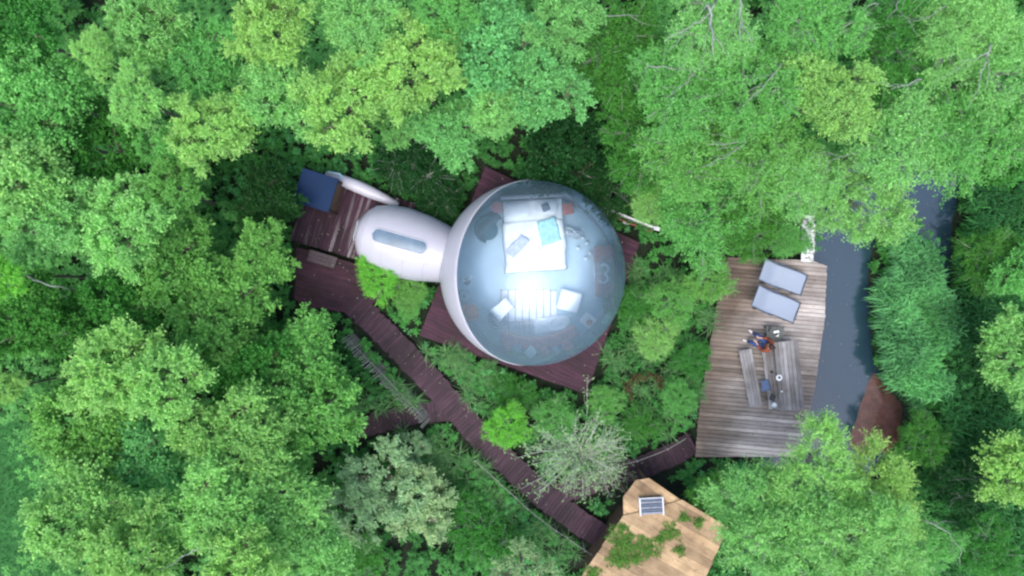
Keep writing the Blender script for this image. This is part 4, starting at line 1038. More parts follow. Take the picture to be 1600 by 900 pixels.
TREES = [
 # px, py, radius px, top z, colour, style, label
 (20, 40, 80, 8.0, 'M', 'broad', 'mid green round-crowned tree filling the extreme top left corner'),
 (70, 150, 85, 7.5, 'G', 'broad', 'bright green tree directly below the top left corner tree'),
 (35, 275, 85, 7.5, 'L', 'broad', 'soft light green tree at the left edge, above the pale yellow-green tree'),
 (148, 232, 80, 6.0, 'M', 'broad', 'dark bushy tree in the upper left between lighter crowns'),
 (225, 45, 70, 7.5, 'L', 'tufty', 'light green tree beside the dark gap near the top left'),
 (212, 150, 50, 8.0, 'Y', 'tufty', 'small pale yellow-green crown right of the dark bushy tree, upper left'),
 (152, 84, 36, 8.0, 'Y', 'tufty', 'small pale crown just under the dark top left gap'),
 (305, 85, 75, 7.0, 'G', 'tufty', 'mid green tree at the top, between the pale crown and the tall yellow-green crown'),
 (328, 200, 64, 7.5, 'Y', 'tufty', 'yellow-green crown hanging over the dark hollow, up left of the navy roof'),
 (265, 235, 45, 6.0, 'G', 'broad', 'small green crown tucked left of the crown over the dark hollow'),
 (420, 45, 70, 8.5, 'Y', 'tufty', 'tall pale yellow-green crown at the top edge, straight above the navy roof'),
 (455, 148, 75, 7.5, 'L', 'tufty', 'large light green crown immediately above the navy roof'),
 (535, 158, 75, 8.0, 'Y', 'tufty', 'brightest yellow-green crown, above the white air duct'),
 (560, 45, 70, 8.0, 'L', 'tufty', 'light green crown at the top edge above the brightest yellow-green one'),
 (655, 110, 75, 8.0, 'Y', 'tufty', 'yellow-green crown at the upper middle, left of the blue-green trees'),
 (690, 25, 60, 8.0, 'G', 'tufty', 'green crown at the top edge behind the upper middle yellow-green crown'),
 (625, 195, 40, 6.0, 'B', 'broad', 'small darker blue-green crown between two large crowns above the tunnel'),
 (775, 75, 82, 7.5, 'B', 'broad', 'blue-green small-leaved tree at the top, above the bubble'),
 (850, 140, 70, 7.0, 'B', 'broad', 'blue-green tree up right of the bubble, its lowest sprays near the dark ivy'),
 (705, 205, 62, 6.5, 'B', 'broad', 'blue-green tree whose sprays nearly touch the top corner of the dome deck'),
 (785, 170, 55, 7.0, 'L', 'broad', 'paler green crown amid the blue-green trees above the bubble'),
 (880, 35, 60, 7.5, 'B', 'broad', 'blue-green crown at the top edge, right of the one above the bubble'),
 (965, 80, 90, 6.5, 'M', 'fine', 'mid green fine-leaved tree at the top right of centre, left of the bare grey branches'),
 (1055, 130, 90, 7.5, 'G', 'fine', 'fine-leaved tree crossed by bare grey branches at the upper middle right'),
 (1120, 35, 80, 8.5, 'L', 'fine', 'fine-leaved light tree at the top edge pierced by the tallest grey limbs'),
 (1185, 135, 85, 8.0, 'G', 'fine', 'green fine-leaved tree with one long bare diagonal branch'),
 (1270, 50, 85, 8.5, 'G', 'fine', 'fine-leaved green tree at the top edge, left of the small dark top gap'),
 (1295, 150, 75, 8.5, 'L', 'tufty', 'yellowish-tipped crown high in the upper right group'),
 (1395, 70, 85, 8.0, 'M', 'fine', 'darker fine-leaved tree at the top edge of the upper right'),
 (1490, 50, 80, 8.5, 'L', 'willow', 'feathery willow-like tree near the top right corner'),
 (1575, 100, 90, 8.5, 'L', 'willow', 'light greyish tree filling the top right corner'),
 (1415, 215, 88, 8.0, 'L', 'fine', 'light fine-leaved tree over the far end of the stream'),
 (1500, 225, 85, 8.0, 'G', 'fine', 'green tree whose lowest sprays touch the second water channel'),
 (1010, 220, 78, 5.0, 'M', 'fine', 'mid green tree close up right of the bubble behind the pale railing'),
 (1090, 245, 85, 6.5, 'G', 'fine', 'green fine-leaved tree between the railing and the terrace trees'),
 (1185, 255, 85, 7.0, 'G', 'fine', 'green tree above the terrace, left of the yellowish crowns'),
 (1258, 272, 66, 7.0, 'L', 'fine', 'yellowish green tree hanging above the flaking white gangway'),
 (1350, 312, 80, 7.0, 'L', 'fine', 'light tree leaning out over the bend of the stream'),
 (1095, 345, 85, 5.0, 'G', 'fine', 'green tree reaching over the upper left corner of the terrace'),
 (1175, 345, 60, 4.8, 'M', 'fine', 'green tree touching the upper lounger end of the terrace'),
 (1030, 320, 50, 4.0, 'L', 'fine', 'small light green crown beside the white end of the pale railing'),
 (1565, 230, 70, 7.0, 'M', 'broad', 'mid green tree at the right edge above the dark reeds'),
 (1575, 560, 72, 4.6, 'L', 'tufty', 'light green tree at the right edge, level with the reed island'),
 (1600, 740, 70, 4.8, 'Y', 'tufty', 'yellow-green tree at the right edge below the light green one'),
 (1275, 742, 78, 6.5, 'Y', 'willow', 'feathery light tree at the lower end of the water, right of the terrace'),
 (1190, 778, 78, 6.0, 'L', 'willow', 'feathery light green tree between the terrace corner and the hut roof'),
 (1368, 770, 76, 6.0, 'Y', 'willow', 'pale feathery tree spreading to the right, below the red mud'),
 (1235, 850, 90, 7.0, 'L', 'willow', 'feathery light green tree at the bottom edge right beside the hut'),
 (1345, 850, 85, 7.5, 'L', 'willow', 'feathery tree at the bottom edge, second to the right from the hut'),
 (1460, 850, 50, 4.5, 'G', 'fine', 'small tree with one bare arching branch at the bottom right'),
 (140, 668, 84, 6.5, 'G', 'broad', 'green tree bordering the lawn at its upper end'),
 (128, 800, 84, 7.5, 'L', 'broad', 'light green tree overhanging the lawn at the bottom left'),
 (180, 575, 85, 7.5, 'Y', 'tufty', 'vivid yellow-green tree, the left one of the vivid pair in the lower left'),
 (255, 590, 75, 7.5, 'Y', 'tufty', 'vivid yellow-green tree, the right one of the vivid pair in the lower left'),
 (12, 606, 34, 7.5, 'Y', 'tufty', 'small yellowish crown at the left edge above the lawn'),
 (225, 720, 75, 6.0, 'B', 'broad', 'blue-green tree below the vivid pair, right of the lawn trees'),
 (225, 860, 85, 8.0, 'L', 'tufty', 'light green tree at the bottom edge near the lawn'),
 (320, 800, 85, 7.5, 'Y', 'tufty', 'pale yellow-green tree in the lower left middle with a bare twig below it'),
 (365, 680, 85, 6.5, 'L', 'tufty', 'light tree right of the vivid pair in the lower left'),
 (425, 775, 85, 6.5, 'L', 'tufty', 'light green tree left of the pale sage bush'),
 (385, 890, 70, 8.0, 'Y', 'tufty', 'yellow-green tree cut by the bottom edge, left of the sage bush'),
 (480, 640, 85, 5.0, 'G', 'broad', 'fresh green tree left of the dark side boardwalk'),
 (500, 860, 70, 6.0, 'L', 'tufty', 'light green tree at the bottom edge below the sage bush'),
 (85, 340, 75, 7.0, 'L', 'tufty', 'pale fluffy crown, the left of the pair over the dark left hollow'),
 (205, 350, 75, 7.0, 'Y', 'tufty', 'pale yellow-green fluffy crown, the right of the pair over the dark left hollow'),
 (270, 300, 50, 6.5, 'G', 'tufty', 'small green crown with raised sprays above the fluffy pair'),
 (285, 420, 80, 5.0, 'G', 'broad', 'fresh green tree in the left middle below the fluffy pair'),
 (205, 480, 80, 5.0, 'M', 'broad', 'mid green tree in the left middle above the vivid pair'),
 (350, 490, 85, 5.0, 'G', 'broad', 'fresh green tree with a few whitish flowers, left of the lower deck'),
 (408, 402, 56, 4.5, 'G', 'broad', 'fresh green tree touching the left side of the entrance deck'),
 (474, 562, 78, 4.2, 'G', 'broad', 'fresh green tree below the lower deck, left of the stick fence'),
 (390, 590, 80, 4.8, 'M', 'broad', 'mid green tree left of the stick fence group'),
 (60, 500, 75, 6.0, 'M', 'broad', 'mid green tree with a bare forked branch at the left edge'),
 (0, 430, 45, 8.0, 'V', 'tufty', 'small vivid crown cut by the left edge'),
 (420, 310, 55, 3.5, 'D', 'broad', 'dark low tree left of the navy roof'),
 (-40, 350, 80, 7.5, 'M', 'broad', 'tree mostly outside the left edge'),
 (1650, 350, 80, 6.5, 'M', 'broad', 'tree mostly outside the right edge'),
 (560, 940, 80, 6.0, 'G', 'tufty', 'tree mostly outside the bottom edge'),
]
for t_ in TREES:
    if t_[6].startswith('tree mostly'): continue
    tree('leafy_tree' if t_[5] in ('broad', 'tufty') else 'feathery_tree', *t_)
def bare_limb(key, pts, rad=.035, dz=-.12, forks=2, seed=0):
    rad *= .62
    root, zt = REG[key]; rr_ = random.Random(seed + len(pts) + key[0]); W = [P(a, b, zt + dz) for a, b in pts]
    mb = MB(); W = [p - root.location + Vector((rr_.uniform(-.05, .05), rr_.uniform(-.05, .05), rr_.uniform(-.1, .1) )) for p in W]
    start = W[0] + Vector((-.1, -.1, -.9))
    fine = [start]
    for i in range(len(W) - 1):
        for k in range(4): fine.append(W[i].lerp(W[i + 1], k / 4) + Vector((rr_.uniform(-.04, .04), rr_.uniform(-.04, .04), rr_.uniform(-.04, .04))))
    fine.append(W[-1]); n = len(fine)
    mb.tube(fine, [rad * (1 - .75 * i / n) for i in range(n)], 6)
    for _ in range(forks):
        i = rr_.randrange(2, n - 1); d = (fine[i] - fine[i - 1]).normalized(); sd_ = Vector((-d.y, d.x, 0)) * rr_.choice((-1, 1)); L = rr_.uniform(.5, 1.1)
        q1 = fine[i] + (d * .8 + sd_ * .5) * L * .5; q2 = q1 + (d + sd_ * .2) * L * .5; mb.tube([fine[i], q1, q2], [rad * .45, rad * .3, rad * .12], 5)
    mb.build('bare_branch', MAT['dead_bark'], root, smooth=True)
for a in [((1120, 35), [(1117, 2), (1100, 26), (1072, 48), (1040, 66)], .05), ((1120, 35), [(1108, 10), (1110, 45), (1113, 84)], .075), ((1120, 35), [(1156, -6), (1155, 30), (1154, 62)], .06),
          ((965, 80), [(918, 22), (960, 26), (1003, 24)], .04), ((1055, 130), [(1015, 102), (1060, 106), (1104, 110)], .035), ((1055, 130), [(1086, 112), (1070, 130), (1044, 152)], .03),
          ((1185, 135), [(1221, 102), (1196, 128), (1163, 164)], .04), ((1185, 255), [(1168, 221), (1135, 222), (1103, 225)], .035), ((1185, 255), [(1166, 223), (1140, 238), (1104, 258)], .035),
          ((1185, 255), [(1192, 252), (1184, 276), (1168, 302)], .03), ((1395, 70), [(1408, -4), (1402, 14), (1385, 29)], .04), ((1395, 70), [(1375, 5), (1352, 14), (1335, 28)], .025),
          ((1258, 272), [(1345, 234), (1315, 242), (1288, 258)], .03), ((1575, 100), [(1545, 84), (1525, 92), (1500, 98)], .035), ((1575, 100), [(1548, 70), (1540, 95), (1530, 118)], .06),
          ((1490, 50), [(1440, 120), (1415, 135), (1392, 142)], .03), ((1490, 50), [(1480, 5), (1450, 30), (1420, 38)], .02), ((60, 500), [(92, 449), (60, 437), (38, 430), (10, 434)], .05), ((320, 800), [(310, 858), (290, 868), (268, 884)], .035),
          ((1460, 850), [(1452, 818), (1480, 832), (1496, 856), (1500, 884)], .035), ((1175, 345), [(1150, 300), (1130, 318), (1120, 340)], .02), ((1395, 70), [(1300, 10), (1270, 22), (1240, 44)], .03)]:
    bare_limb(a[0], a[1], a[2])
BUSH = [
 (1232, 372, 34, 1.5, 'G', 'fine', 'green bush squeezed against the left side of the flaking white gangway', 1.0),
 (600, 750 , 70, 2.6, 'P', 'sage', 'large pale sage-green bush below the side boardwalk', 1.0),
 (660, 790, 62, 2.3, 'P', 'sage', 'pale sage-green bush at the lower right of the largest one', 1.0),
 (648, 698, 28, 1.4, 'S', 'sage', 'grey-green bush at the edge of the side boardwalk', 1.0),
 (560, 800, 60, 2.6, 'P', 'sage', 'pale sage bush between the light trees and the largest sage bush', 1.0),
 (590, 430, 42, 2.2, 'V', 'willow', 'bright lime shrub between the lower deck and the white tunnel', 1.0),
 (640, 450, 35, 1.6, 'G', 'fine', 'green shrub in the corner between tunnel and bubble', 1.0),
 (642, 478, 24, 1.2, 'G', 'fine', 'green shrub at the left corner of the dome deck', 1.0),
 (795, 668, 42, 2.0, 'V', 'fine', 'lime green shrub leaning over the boardwalk left of the bare grey shrub', 1.0),
 (1030, 532, 42, 1.8, 'L', 'fine', 'round bright green bush midway between bubble and terrace', 1.0),
 (985, 470, 45, 1.6, 'M', 'fine', 'mid green bush against the right side of the bubble', 1.0),
 (1050, 470, 45, 1.8, 'G', 'fine', 'green bush between the bubble and the terrace, near the top', 1.0),
 (1110, 440, 45, 2.4, 'G', 'fine', 'green bush brushing the upper left edge of the terrace', 1.0),
 (1056, 622, 34, 1.3, 'G', 'fine', 'green bush beside the terrace above the curved boardwalk', 1.0),
 (1000, 668, 36, 1.3, 'M', 'fine', 'dense green bush right of the bare grey shrub', 1.0),
 (940, 630, 35, 1.3, 'G', 'fine', 'small green bush at the lower corner of the dome deck', 1.0),
 (1080, 560, 35, 1.4, 'M', 'fine', 'dark green bush along the left edge of the terrace', 1.0),
 (1110, 775, 42, 2.4, 'M', 'fine', 'green bush right beside the hut roof', 1.0),
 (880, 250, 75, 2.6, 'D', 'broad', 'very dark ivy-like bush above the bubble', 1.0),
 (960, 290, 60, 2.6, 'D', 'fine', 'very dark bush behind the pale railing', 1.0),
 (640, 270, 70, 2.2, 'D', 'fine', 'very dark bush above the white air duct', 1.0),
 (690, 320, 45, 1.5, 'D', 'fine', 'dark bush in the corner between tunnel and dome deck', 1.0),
 (760, 850, 60, 1.8, 'M', 'fine', 'dark green bush at the bottom, left of the hut roof', 1.0),
 (815, 890, 50, 3.6, 'S', 'sage', 'blue-grey bush cut by the bottom edge near the hut', 1.0),
 (700, 800, 50, 1.6, 'M', 'fine', 'green bush below the boardwalk, right of the sage bushes', 1.0),
 (560, 870, 60, 2.5, 'M', 'fine', 'darker bush at the bottom edge under the sage bushes', 1.0),
 (1545, 400, 60, 3.2, 'M', 'fine', 'green bush in the dark reeds right of the second channel', 1.0),
 (1440, 690, 50, 2.2, 'M', 'fine', 'green bush on the bank right of the red mud', 1.0),
 (1500, 760, 60, 2.6, 'D', 'fine', 'dark bush among the reeds at the lower right', 1.0),
 (1535, 860, 60, 3.2, 'M', 'fine', 'green bush near the bottom right corner', 1.0),
 (1590, 430, 50, 4.0, 'G', 'broad', 'green bush at the right edge above the light green tree', 1.0),
 (800, 620, 40, 1.2, 'M', 'fine', 'low dark bush between boardwalk and dome deck', 1.0),
 (870, 650, 40, 1.4, 'G', 'fine', 'low green bush below the front corner of the dome deck', 1.0),
 (515, 612, 42, 1.5, 'M', 'fine', 'green bush left of the stick fence', 1.0),
]
for b in BUSH:
    tree('leafy_bush', b[0], b[1], b[2], b[3], b[4], b[5], b[6], 'bush', zs=b[7])

# undergrowth ---------------------------------------------------------------
OBST = [POLY_DOMEDECK, POLY_ENTRY, POLY_ENTRY2, POLY_TERR, poly(ROOF_MAIN, ZR), poly(ROOF_PORCH, ZR), MUD, LAWN]
def nearwalk(x, y, extra=0.12):
    bad = np.zeros(len(x), bool)
    for path, wd in WALKS:
        pa = np.array([(p.x, p.y) for p in path[::2]])
        for i in range(len(pa)):
            bad |= (x - pa[i, 0]) ** 2 + (y - pa[i, 1]) ** 2 < (wd / 2 + extra) ** 2
    return bad
def free(x, y, pad=0.10):
    ok = ~inside(x, y, STREAM)
    for p in OBST: ok &= ~(inside(x, y, p) | (polydist(x, y, p) < pad))
    return ok & ~nearwalk(x, y, .1 if pad < .08 else .22)
def heightf(x, y): return np.clip(.55 + .38 * smoothnoise(x, y, 17, 1.1) + .12 * smoothnoise(x, y, 18, 3.0), .15, 1.2)
def openw(x, y):
    px = x * FPX / H + 800; py = 450 - y * FPX / H
    return ((px > 500) & (px < 1170) & (py > 230)) | ((px > 1280) & (py > 240)) | ((px > 300) & (px < 1000) & (py > 180) & (py < 400))
def plants(name, label, n, seed, whorls, nl, L, Wd, hk, mat, dens_open=1.0, dens_else=.6, region=None, tw=.5):
    r = np.random.default_rng(seed)
    x = r.uniform(-23, 23, n); y = r.uniform(-13.2, 13.2, n)
    ok = free(x, y, .16) & (r.uniform(size=n) < np.where(openw(x, y), dens_open, dens_else))
    if region is not None: ok &= region(x, y)
    if name.startswith('sapling'):
        for cx_, cy_, cr_ in ((150, 20, 45), (380, 262, 60), (112, 440, 36), (262, 256, 28), (205, 262, 25), (110, 575, 32), (270, 625, 28), (500, 700, 26), (285, 870, 28), (1000, 15, 25), (560, 140, 22)):
            q_ = P(cx_, cy_, 1.5); ok &= (x - q_.x) ** 2 + (y - q_.y) ** 2 > (cr_ / 40) ** 2
    x, y = x[ok], y[ok]; m = len(x); h = heightf(x, y) * hk * r.uniform(.7, 1.15, m); gz = ground_z(x, y)
    patch = .45 + .22 * smoothnoise(x, y, seed + 1, 1.3) + r.normal(size=m) * .06
    Cs, Ds, Ls, Ts, Ns = [], [], [], [], []
    for w_ in range(whorls):
        f = 1 - w_ * .26; rot = r.uniform(0, 6.28, m)
        lx = r.normal(size=m) * .05; ly = r.normal(size=m) * .05
        for k in range(nl):
            a = rot + k * 2 * math.pi / nl + r.normal(size=m) * .25
            up = .45 - .35 * w_ / max(1, whorls - 1) + r.normal(size=m) * .2
            d = np.stack([np.cos(a), np.sin(a), up - .25], -1)
            Cs.append(np.stack([x + lx + np.cos(a) * .01, y + ly + np.sin(a) * .01, gz + h * f], -1)); Ds.append(unit(d)); Ls.append(L * (.7 + .3 * w_ / 2) * r.uniform(.7, 1.25, m))
            Ns.append(unit(np.stack([r.normal(size=m) * .3, r.normal(size=m) * .3, np.ones(m)], -1))); Ts.append(np.clip(patch + r.normal(size=m) * .12, 0, .93))
    C, D, LL, T, NN = map(np.concatenate, (Cs, Ds, Ls, Ts, Ns))
    V, F, T = leaves(C, D, NN, LL, LL * Wd, T)
    o = link(name, npmesh(name, V, F, False, T), mat); tag(o, label, None, None, 'stuff'); return o, len(F)
tot = 0
o, n_ = plants('nettle_undergrowth', 'dense mid green nettle-like undergrowth between the decks and trees', 20000, 5, 3, 7, .17, .42, 1.0, leafmat('nettle', (.065, .265, .055), .6)); tot += n_
o, n_ = plants('pale_undergrowth', 'scattered fresh green tall weeds rising out of the undergrowth', 7000, 6, 3, 6, .15, .36, 1.35, leafmat('weeds', (.10, .38, .11), .45), dens_else=.1, region=lambda x, y: smoothnoise(x, y, 77, .8) > .1); tot += n_
def forest(x, y):
    px = x * FPX / H + 800; py = 450 - y * FPX / H
    return ((px < 440) | (py < 190) | ((px < 520) & (py > 520)) | ((px > 1180) & (py > 760) & (px < 1400)) | ((px > 1040) & (py < 330))) & ~((px > 1330) & (py > 250) & (py < 760))
o, n_ = plants('sapling_understorey', 'leafy understorey of saplings filling in beneath the tree crowns', 9000, 9, 5, 8, .21, .42, 4.6, leafmat('sapling', (.12, .37, .085), .5), dens_open=1, dens_else=1, region=forest); tot += n_
# bladed plants
def blades(name, label, bx, by, bz, hh, seed, nb, mat, Lr=(.5, 1.0), wd=.022, lean=.9, patch=None, sides=None):
    r = np.random.default_rng(seed); m = len(bx); V = []; F = []; T = []
    x = np.repeat(bx, nb); y = np.repeat(by, nb); z = np.repeat(bz, nb) + np.repeat(hh, nb) * r.uniform(.55, 1.0, m * nb); n = m * nb
    a = r.uniform(0, 6.28, n); L = r.uniform(*Lr, n); e = r.uniform(.15, 1.0, n) * lean
    dx, dy = np.cos(a), np.sin(a); sx_, sy_ = -dy, dx
    rows = []
    for t_, wk in ((0, .6), (.4, 1.0), (.75, .7)):
        hx = L * t_ * np.sin(e * (0.6 + .6 * t_)); hz_ = L * t_ * np.cos(e * (.6 + 1.3 * t_))
        cx, cy, cz = x + dx * hx, y + dy * hx, z + hz_
        w_ = wd * wk * (1 + .3 * r.normal(size=n)).clip(.5, 1.6)
        rows += [np.stack([cx + sx_ * w_, cy + sy_ * w_, cz], -1), np.stack([cx - sx_ * w_, cy - sy_ * w_, cz], -1)]
    hx = L * np.sin(e * 1.2) * 1.0; hz_ = L * np.cos(e * 1.9); tip = np.stack([x + dx * hx, y + dy * hx, z + hz_], -1)
    rows += [tip + np.array([.001, 0, 0]), tip]
    V = np.stack(rows, 1).reshape(-1, 3); b = np.arange(n) * 8
    F = np.concatenate([np.stack([b + 2 * k, b + 2 * k + 1, b + 2 * k + 3, b + 2 * k + 2], -1) for k in range(3)])
    tt_ = np.clip((.5 if patch is None else np.repeat(patch, nb)) + r.normal(size=n) * .17, 0, .93); T = np.tile(tt_, 3)
    o = link(name, npmesh(name, V, F, False, T), mat); tag(o, label, None, None, 'stuff'); return len(F)
def scatter(ptspx, n, seed, z=0, pad=0):
    r = np.random.default_rng(seed); pp = poly(ptspx, z); xs = [p[0] for p in pp]; ys = [p[1] for p in pp]
    x = r.uniform(min(xs), max(xs), n); y = r.uniform(min(ys), max(ys), n); ok = inside(x, y, pp) & ~inside(x, y, STREAM)
    return x[ok], y[ok]
REEDM = leafmat('reed_blade', (.150, .45, .165), .6, .3)
ISL = [(1372, 352), (1366, 400), (1360, 440), (1357, 490), (1364, 550), (1384, 596), (1408, 628), (1436, 622), (1462, 590), (1480, 535), (1476, 470), (1460, 425), (1440, 385), (1410, 350)]
x, y = scatter(ISL, 3600, 3); jk_ = (smoothnoise(x, y, 91, 2.2) > -.8) & (polydist(x, y, poly(ISL, 0)) > .22 + .3 * smoothnoise(x, y, 92, 2.6)); x, y = x[jk_], y[jk_]
hh = 1.0 + .45 * smoothnoise(x, y, 4, 1.6)
tot += blades('island_reeds', 'dense blue-green reed bed on the island between the two water channels', x, y, ground_z(x, y), hh, 31, 9, REEDM, (.18, .50), .017, 1.5, patch=.5 + .38 * smoothnoise(x, y, 6, 1.6))
# standing reed stems (their dark sides show above the water)
def stems(name, label, x, y, h, mat, rad=.012):
    n = len(x); r = np.random.default_rng(n); gz = ground_z(x, y) - .1; lx = r.normal(size=n) * .08; ly = r.normal(size=n) * .08; V = []
    for (ox, oy) in ((rad, 0), (-rad * .5, rad * .87), (-rad * .5, -rad * .87)):
        V += [np.stack([x + ox, y + oy, gz], -1), np.stack([x + ox * .4 + lx, y + oy * .4 + ly, gz + h], -1)]
    V = np.stack(V, 1).reshape(-1, 3); b = np.arange(n) * 6
    F = np.concatenate([np.stack([b + 2 * k, b + 2 * ((k + 1) % 3), b + 2 * ((k + 1) % 3) + 1, b + 2 * k + 1], -1) for k in range(3)])
    o = link(name, npmesh(name, V, F, False, np.full(len(F), .4)), mat); tag(o, label, None, None, 'stuff')
stems('reed_stems', 'thick stand of upright reed stems on the island', x, y, hh + .3, leafmat('stem', (.05, .10, .04), .3, .1))
RB_ = [(1476, 300), (1486, 380), (1474, 476), (1470, 560), (1455, 640), (1430, 700), (1400, 780), (1480, 940), (1660, 940), (1660, 300)]
x, y = scatter(RB_, 3600, 8)
hh = 1.0 + .3 * smoothnoise(x, y, 14, 1.0)
tot += blades('bank_reeds', 'dark green reeds covering the bank at the right side', x, y, ground_z(x, y), hh, 41, 8, leafmat('bank_blade', (.065, .26, .070), .6, .3), (.2, .7), .016, 1.4, patch=.45 + .3 * smoothnoise(x, y, 16, .9))
stems('reed_stems', 'dark upright reed stems on the right bank', x, y, hh + .3, leafmat('stem2', (.03, .07, .03), .3, .1))
# sedge clumps along paths and decks
r = np.random.default_rng(55); cl = []
SEDGE = [(720, 720, 60, 22), (760, 770, 60, 20), (690, 700, 40, 12), (715, 565, 30, 14), (640, 640, 30, 9), (745, 600, 35, 14), (820, 800, 60, 18), (870, 850, 50, 14),
         (1080, 600, 50, 18), (1010, 500, 70, 16), (960, 560, 50, 14), (1040, 600, 60, 14), (1090, 640, 30, 8), (990, 640, 60, 12), (620, 640, 50, 12), (560, 640, 40, 8), (1100, 480, 30, 8), (1000, 430, 30, 8), (690, 540, 30, 9), (770, 580, 30, 7)]
for a, b, s, k in SEDGE:
    for _ in range(k):
        p = P(a + r.normal() * s * .5, b + r.normal() * s * .5, 0); cl.append((p.x, p.y))
cl = np.array(cl); ok = free(cl[:, 0], cl[:, 1], .05); cl = cl[ok]; bx = np.repeat(cl[:, 0], 5) + r.normal(size=len(cl) * 5) * .05; by = np.repeat(cl[:, 1], 5) + r.normal(size=len(cl) * 5) * .05
tot += blades('sedge_tussocks', 'long arching pale sedge blades spilling over the edges of boardwalk and decks', bx, by, ground_z(bx, by), np.full(len(bx), .55), 61, 7, leafmat('sedge', (.15, .33, .12), .5, .3), (.35, .8), .009, 1.3)
# overhanging growth at water edge + lawn grass
x, y = scatter([(-160, 620), (35, 645), (72, 700), (72, 780), (95, 860), (110, 960), (110, 1000), (-100, 1000)], 16000, 12)
ok = (x > -22) & (y > -13); x, y = x[ok], y[ok]
tot += blades('lawn_grass', 'short mown grass of the lawn in the bottom left corner', x, y, ground_z(x, y) + .0, np.full(len(x), .01), 71, 3, leafmat('grass', (.045, .19, .045), .3, .3), (.05, .11), .008, .9)

# bare radiating shrub ------------------------------------------------------
c = P(910, 708, .5)
bs = empty('bare_shrub', (c.x, c.y, 0), 0, 'large shrub with bare pale twigs radiating from its centre over the boardwalk', 'shrub')
rr = random.Random(9); mb = MB(); mt = MB(); tips = []
for i in range(95):
    a = rr.uniform(0, 6.28); el = rr.uniform(.25, 1.15); L = rr.uniform(1.7, 3.1) * (1.1 if math.cos(a - 2.4) > 0 else .75)
    pts = []; d = Vector((math.cos(a) * math.cos(el), math.sin(a) * math.cos(el), math.sin(el))); p = Vector((rr.uniform(-.1, .1), rr.uniform(-.1, .1), .1))
    n = 7
    for k in range(n):
        pts.append(p.copy()); p = p + d * L / n; d = (d + Vector((rr.uniform(-.16, .16), rr.uniform(-.16, .16), -.10))).normalized()
    mb.tube(pts, [.020 * (1 - k / n) + .005 for k in range(n)], 4, False)
    for k in range(2, n):
        for _ in range(3):
            dd_ = (d + Vector((rr.uniform(-1, 1), rr.uniform(-1, 1), rr.uniform(-.3, .6)))).normalized(); l = rr.uniform(.2, .5); q0 = pts[k]; q1 = q0 + dd_ * l * .5; q2 = q1 + (dd_ + Vector((rr.uniform(-.4, .4), rr.uniform(-.4, .4), -.1))) * l * .5
            mt.tube([q0, q1, q2], [.007, .005, .003], 3, False); tips.append(q2); tips.append(q1)
mb.build('stems', MAT['pale_bark'], bs); mt.build('twigs', MAT['pale_bark'], bs)
tp = np.array([tuple(q_) for q_ in tips]); r = np.random.default_rng(4); tp = tp + r.normal(size=tp.shape) * .05; m_ = len(tp)
V, F, T = leaves(tp, unit(r.normal(size=(m_, 3)) * [1, 1, .4]), unit(np.array([0, 0, 1.]) + r.normal(size=(m_, 3)) * .4), r.uniform(.07, .15, m_), r.uniform(.03, .07, m_), r.uniform(.2, .9, m_))
link('foliage', npmesh('foliage', V, F, False, T), leafmat('shrub_leaf', (.24, .42, .18), .35), bs)
# moss on the hut roof
def moss(px, py, rpx, label, seed, hz_=.10):
    r = np.random.default_rng(seed); c = P(px, py, ZR); n = int(rpx * rpx * 2.2) + 80; rad_ = M(rpx, ZR)
    a = r.uniform(0, 6.28, n); q_ = r.uniform(size=n) ** .62 * 1.15 * rad_ * (.75 + .25 * np.sin(a * 3 + seed) + .15 * np.sin(a * 7))
    C_ = np.stack([np.cos(a) * q_ * 1.15, np.sin(a) * q_, .01 + hz_ * (1 - (q_ / rad_).clip(0, 1)) * r.uniform(.2, 1.2, n)], -1)
    D_ = unit(np.stack([r.normal(size=n), r.normal(size=n), r.uniform(-.1, .6, n)], -1))
    V, F, T = leaves(C_, D_, unit(np.array([0, 0, 1.]) + r.normal(size=(n, 3)) * .5), r.uniform(.03, .08, n), r.uniform(.02, .045, n), r.uniform(.1, .9, n))
    tag(link('moss_clump', npmesh('moss_clump', V, F, False, T), MOSS, None, c + Vector((0, 0, .004))), label, 'moss', 'moss clumps on the hut roof')
MOSS = leafmat('moss', (.085, .215, .03), .5, .15)
for a in [(974, 848, 27, 'largest moss clump at the left of the hut roof', 1), (1011, 858, 20, 'thick bright moss clump in the middle of the hut roof', 2), (1046, 832, 17, 'moss clump below the slatted roof vent', 3),
          (966, 874, 17, 'moss clump under the largest one on the hut roof', 4), (1061, 860, 10, 'small moss tuft right of the middle clump', 5), (1090, 816, 10, 'moss tuft near the right corner of the hut roof', 6),
          (926, 894, 13, 'moss tuft at the bottom left corner of the hut roof', 7), (973, 824, 9, 'tiny moss tuft at the left edge where porch roof meets main roof', 8), (1068, 808, 9, 'tiny moss tuft on the upper right roof edge', 9), (990, 872, 14, 'sparse moss tuft between the two big clumps', 10), (1030, 843, 9, 'thin moss strip joining the middle clump', 11)]:
    moss(*a[:3], a[3], a[4])
